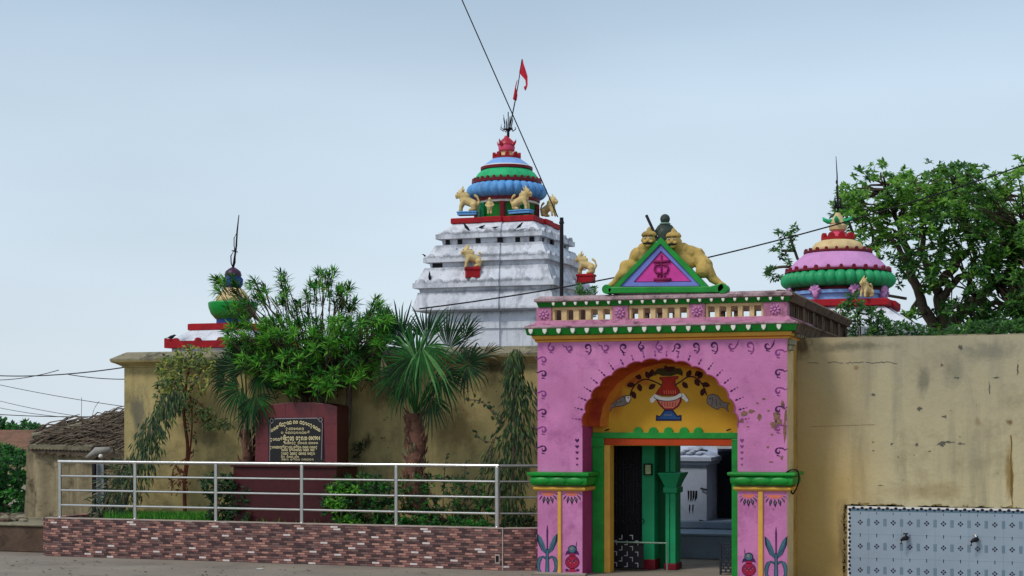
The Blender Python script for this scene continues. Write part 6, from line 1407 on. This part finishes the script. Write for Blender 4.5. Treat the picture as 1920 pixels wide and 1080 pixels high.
for j in range(mm+1):
    for i in range(nn+1):
        p = a.lerp(b, i/nn).lerp(d.lerp(c, i/nn), j/mm); p.z += random.uniform(-.02, .03)+.02*math.sin(i*1.9); vs.append(p)
o_ = len(vs); vs += [Vector((p.x, p.y, p.z-.12)) for p in vs]
fs = [(j*(nn+1)+i, j*(nn+1)+i+1, (j+1)*(nn+1)+i+1, (j+1)*(nn+1)+i) for j in range(mm) for i in range(nn)]+[(i, i+1, i+1+o_, i+o_) for i in range(nn)]+[(mm*(nn+1)+i, mm*(nn+1)+i+1, mm*(nn+1)+i+1+o_, mm*(nn+1)+i+o_) for i in range(nn)]
mb.add(vs, fs); mb.build('roof', dark_wood, shd)
mb = MB(); cap_ = [P(60, 817, Yh+.2), P(110, 808, Yh+.5), P(170, 792, Yh+1.1), P(236, 774, Yh+1.8)]; mb.tube(cap_, [.05, .05, .06, .05], 8)
for i in range(18):
    p = P(58+i*6.4, 838+i*.2, Yh-.16); mb.tube([p, p+Vector((.0, .5, .09))], .045, 8)
mb.build('roof_tiles', concrete_cap, shd, smooth='auto')
mb = MB(); RN.seed(81)
for i in range(420):
    fu, fv = RN.random(), RN.random(); p = a.lerp(b, fu).lerp(d.lerp(c, fu), fv)+Vector((0, 0, .04)); L_ = RN.uniform(.2, .8); an = RN.uniform(-.5, .9)
    dd = Vector((math.cos(an), RN.uniform(-.3, .3), .18*math.cos(an)+RN.uniform(-.12, .2)))*L_; mb.tube([p, p+dd*.5+Vector((0, 0, RN.uniform(-.02, .1))), p+dd], [.014, .012, .006], 4, RN.choice((0, 0, 1)))
for l in ([(108, 803), (125, 790), (150, 786), (165, 792)], [(140, 800), (165, 786), (180, 790)], [(152, 785), (153, 765), (153, 745)], [(173, 785), (176, 768), (186, 752)], [(180, 788), (200, 775), (228, 765)]):
    mb.tube([tuple(P(u, v, Yh+.9)) for u, v in smooth_line(l, 4)], .012 if l[0][1] > 790 else .005, 5)
mb.build('thatch_sticks', [twig, dark_wood], shd)
mb = MB(); 
for u in (176, 198): mb.box(PX(u-2.5, 25.4), PX(u+2.5, 25.4), 25.38, 25.44, .5, PZ(u, 862, 25.4))
mb.build('gate_post', iron, shd)
mb = MB(); mb.box(PX(179, 25.5), PX(195, 25.5), 25.5, 25.53, .52, PZ(186, 864, 25.5)); mb.build('door_sheet', mat('grey_zinc_sheet', srgb(138, 142, 146), .6, .15, 5, .2), shd)
p = P(182, 852, 25.2); mb = MB(); mb.tube([p+Vector((-.22, 0, -.06)), p+Vector((0, 0, .06)), p+Vector((.24, .05, .09))], [.03, .08, .05], 10); mb.ball(p+Vector((.13, -.08, -.03)), .04, 1); 
tag(mb.build('cloth_bundle', [mat('grey_sacking', srgb(150, 146, 140), .9, .15, 8, .4), white_trim], loc=p, smooth=True), 'grey sacking bundle resting on the shed eave behind the railing', 'bundle')
p = P(214, 905, 24.9); mb = MB(); mb.lathe(p, [(.0, -.1), (.11, -.1), (.13, .05), (.135, .21), (.15, .22), (.15, .235), (.12, .235), (.11, 0), (0, -.02)], 20); mb.tube([p-Vector((0, 0, .1)), (p.x, p.y, .55)], .05, 8)
tag(mb.build('clay_pot', mat('sandy_clay', srgb(140, 116, 84), .9, .2, 6, .3), loc=p, smooth='auto'), 'sandy clay pot on a stub post behind the railing, far left', 'pot')
mb = MB(); mb.box(PX(-160, 40), PX(55, 40), 40, 44, 0, PZ(20, 842, 40)); 
hs = thing('house', 'distant house with rust red tiled roof above the left hedge', 'house', P(10, 975, 40)); mb.build('wall', shed_wall, hs)
mb = MB(); x0, x1 = PX(-170, 40)-.2, PX(57, 40)+.1; z0, z1 = PZ(20, 842, 39.8), PZ(20, 806, 42); mb.loft([[(x0, 39.7, z0), (x1, 39.7, z0), (x1, 44.3, z0), (x0, 44.3, z0)], [(x0, 41.9, z1), (x1-.3, 41.9, z1), (x1-.3, 42.1, z1), (x0, 42.1, z1)]]); mb.build('roof', mat('rust_red_tiles', srgb(124, 88, 68), .9, .25, 5, .5, 20, stain=srgb(70, 54, 44), stain_amt=.7), hs)
def hedge(lab, poly, Y, n, L_, ms, seed, name='bush', dep=.8):
    RN.seed(seed); b = P(sum(p[0] for p in poly)/len(poly), 960, Y); b.z = .5; t = thing(name, lab, name.replace('_', ' '), b); mb = MB(); wd = MB()
    for u, v in sample(poly, n):
        p = P(u, v, Y+RN.uniform(-dep, dep)); rosette(mb, p, Vector((RN.uniform(-.8, .8), -.7, .8)), 9, L_, L_*.5, ms, (30, 100), .2)
        if RN.random() < .06: wd.tube([b, b.lerp(p, .7)+rv(.15), p], [.05, .03, .01], 5)
    mb.build('foliage', [lf_dark, lf_mid, palm_g, lf_lite], t, recalc=False); wd.build('stems', bark, t, smooth=True)
hedge('broad green bush at the far left beside the shed', [(-300, 850), (-160, 834), (-60, 840), (-10, 828), (15, 836), (34, 842), (50, 850), (47, 980), (-300, 980)], 27.2, 1100, .15, [0, 0, 0, 1], 91)
hedge('sparse treetop leaves above the red roof at far left', [(-40, 790), (-5, 782), (20, 790), (34, 806), (10, 812), (-40, 812)], 46, 40, .26, [0, 0, 1], 92, 'tree')
hedge('little leafy treetop above the shed roof corner', [(38, 808), (44, 790), (60, 792), (72, 800), (88, 806), (84, 812), (50, 812)], 46, 26, .24, [0, 0, 1], 93, 'tree')
mb = MB(); RN.seed(95)
for i in range(50):
    p = P(RN.uniform(2, 46), 978, RN.uniform(24.3, 26)); p.z = .5+.02; s_ = RN.uniform(.03, .09); mb.ball(p, (s_*1.4, s_, s_*.6), RN.choice((0, 1)), 6, 4)
tag(mb.build('rubble', [concrete_cap, ledge_m]), 'loose stones strewn on the terrace edge', 'rubble', kind='stuff')

# ============================================================ wires
def wire(pts, r, lab, sag=0.0, grp=None, cat='cable'):
    o = []; n = 24; a, b = Vector(pts[0]), Vector(pts[1])
    for i in range(n+1): t = i/n; q = a.lerp(b, t); q.z -= sag*4*t*(1-t); o.append(q)
    mb = MB(); mb.tube(o, r, 5); t = tag(mb.build('power_line', iron, loc=o[0], smooth=True), lab, cat, grp)
wire((P(786, 579, 26.6), P(1935, 304, 30)), .0135, 'long dark cable running from the palm up to the right across gate figures and tree', .32)
wire((P(861-185*1.2, -12-419*1.2, 31.6), P(1046, 407, 36)), .014, 'steep cable from the top of the picture down to the iron pole by the tower', .0)
gl = 'thin wires in the sky at left'
for a, b, sg, r, lab in (((-30, 703, 44), (245, 687, 36), .12, .017, 'upper pair of left wires, the nearly straight line meeting the wall coping'), ((-30, 712, 44), (110, 694, 38), .1, .012, 'short sagging wire just under the topmost left wire'),
        ((128, 702, 38), (245, 711, 36), .04, .012, 'short wire meeting the wall below the coping'), ((-30, 715, 46), (232, 762, 40), .05, .010, 'faint wire sloping down to the right toward the wall'), ((-30, 744, 46), (150, 781, 40), .05, .009, 'faint sloping wire, upper of the two low ones'),
        ((-30, 758, 46), (120, 782, 40), .05, .009, 'faint sloping wire, lower of the two low ones'), ((-30, 775, 46), (232, 780, 40), .06, .014, 'lowest left wire running level above the shed')):
    pa_, pb_ = P(*a), P(*b); o_ = [pa_.lerp(pb_, i/24)-Vector((0, 0, sg*4*(i/24)*(1-i/24))) for i in range(25)]
    if a[0] < 0: d_ = (o_[0]-o_[1]).normalized(); o_ = [o_[0]+d_*s_+Vector((0, 0, .004*s_*s_)) for s_ in (30, 24, 18, 12, 6)]+o_
    if b[0] > 225: d_ = (o_[-1]-o_[-2]).normalized(); o_ = o_+[o_[-1]+d_*s_ for s_ in (3, 6, 10)]
    w_ = MB(); w_.tube(o_, r, 5); tag(w_.build('power_line', iron, loc=o_[0], smooth=True), lab, 'cable', gl)

# ============================================================ litter on the forecourt
mb = MB(); RN.seed(99)
def gp(u, v): z = EYE*F/(v-HZ); x = (u-960)/F; return Vector((z*(x*C-S), z*(C+x*S), 0))
for i in range(220):
    u, v = RN.uniform(0, 1000), RN.uniform(1044, 1085) ; 
    if v < 1043+u*.031+4: continue
    p = gp(u, v); p.z = .012; a_ = RN.uniform(0, 6.28); leaf(mb, p, Vector((math.cos(a_), math.sin(a_), .12)).normalized(), Vector((0, 0, 1)), RN.uniform(.02, .12)*RN.random()+.015, RN.uniform(.015, .05), RN.choice((0, 0, 1)))
for u, v in ((488, 1068),):
    p = gp(u, v); mb.ball(p+Vector((0, 0, .01)), (.07, .05, .012), 2, 8, 5)
tag(mb.build('leaf_litter', [mat('dead_leaf', srgb(58, 44, 34), .9, .3, 10, .1), lf_dry, mat('pale_scrap', srgb(196, 190, 184), .8, .1, 9, .2)], recalc=False), 'dry leaves and scraps scattered on the cement', 'leaf litter', kind='stuff')
# pale step at the gate foot
mb = MB(); mb.box(GX0-.02, Xa0+.08, YG-.12, YG-.003, 0, .035); tag(mb.build('door_step', mat('pale_cement_step', srgb(150, 140, 128), .9, .15, 4, .4), loc=(GX0, YG-.12, 0), bevel=.008), 'pale cement strip at the foot of the left gate pier', 'step')
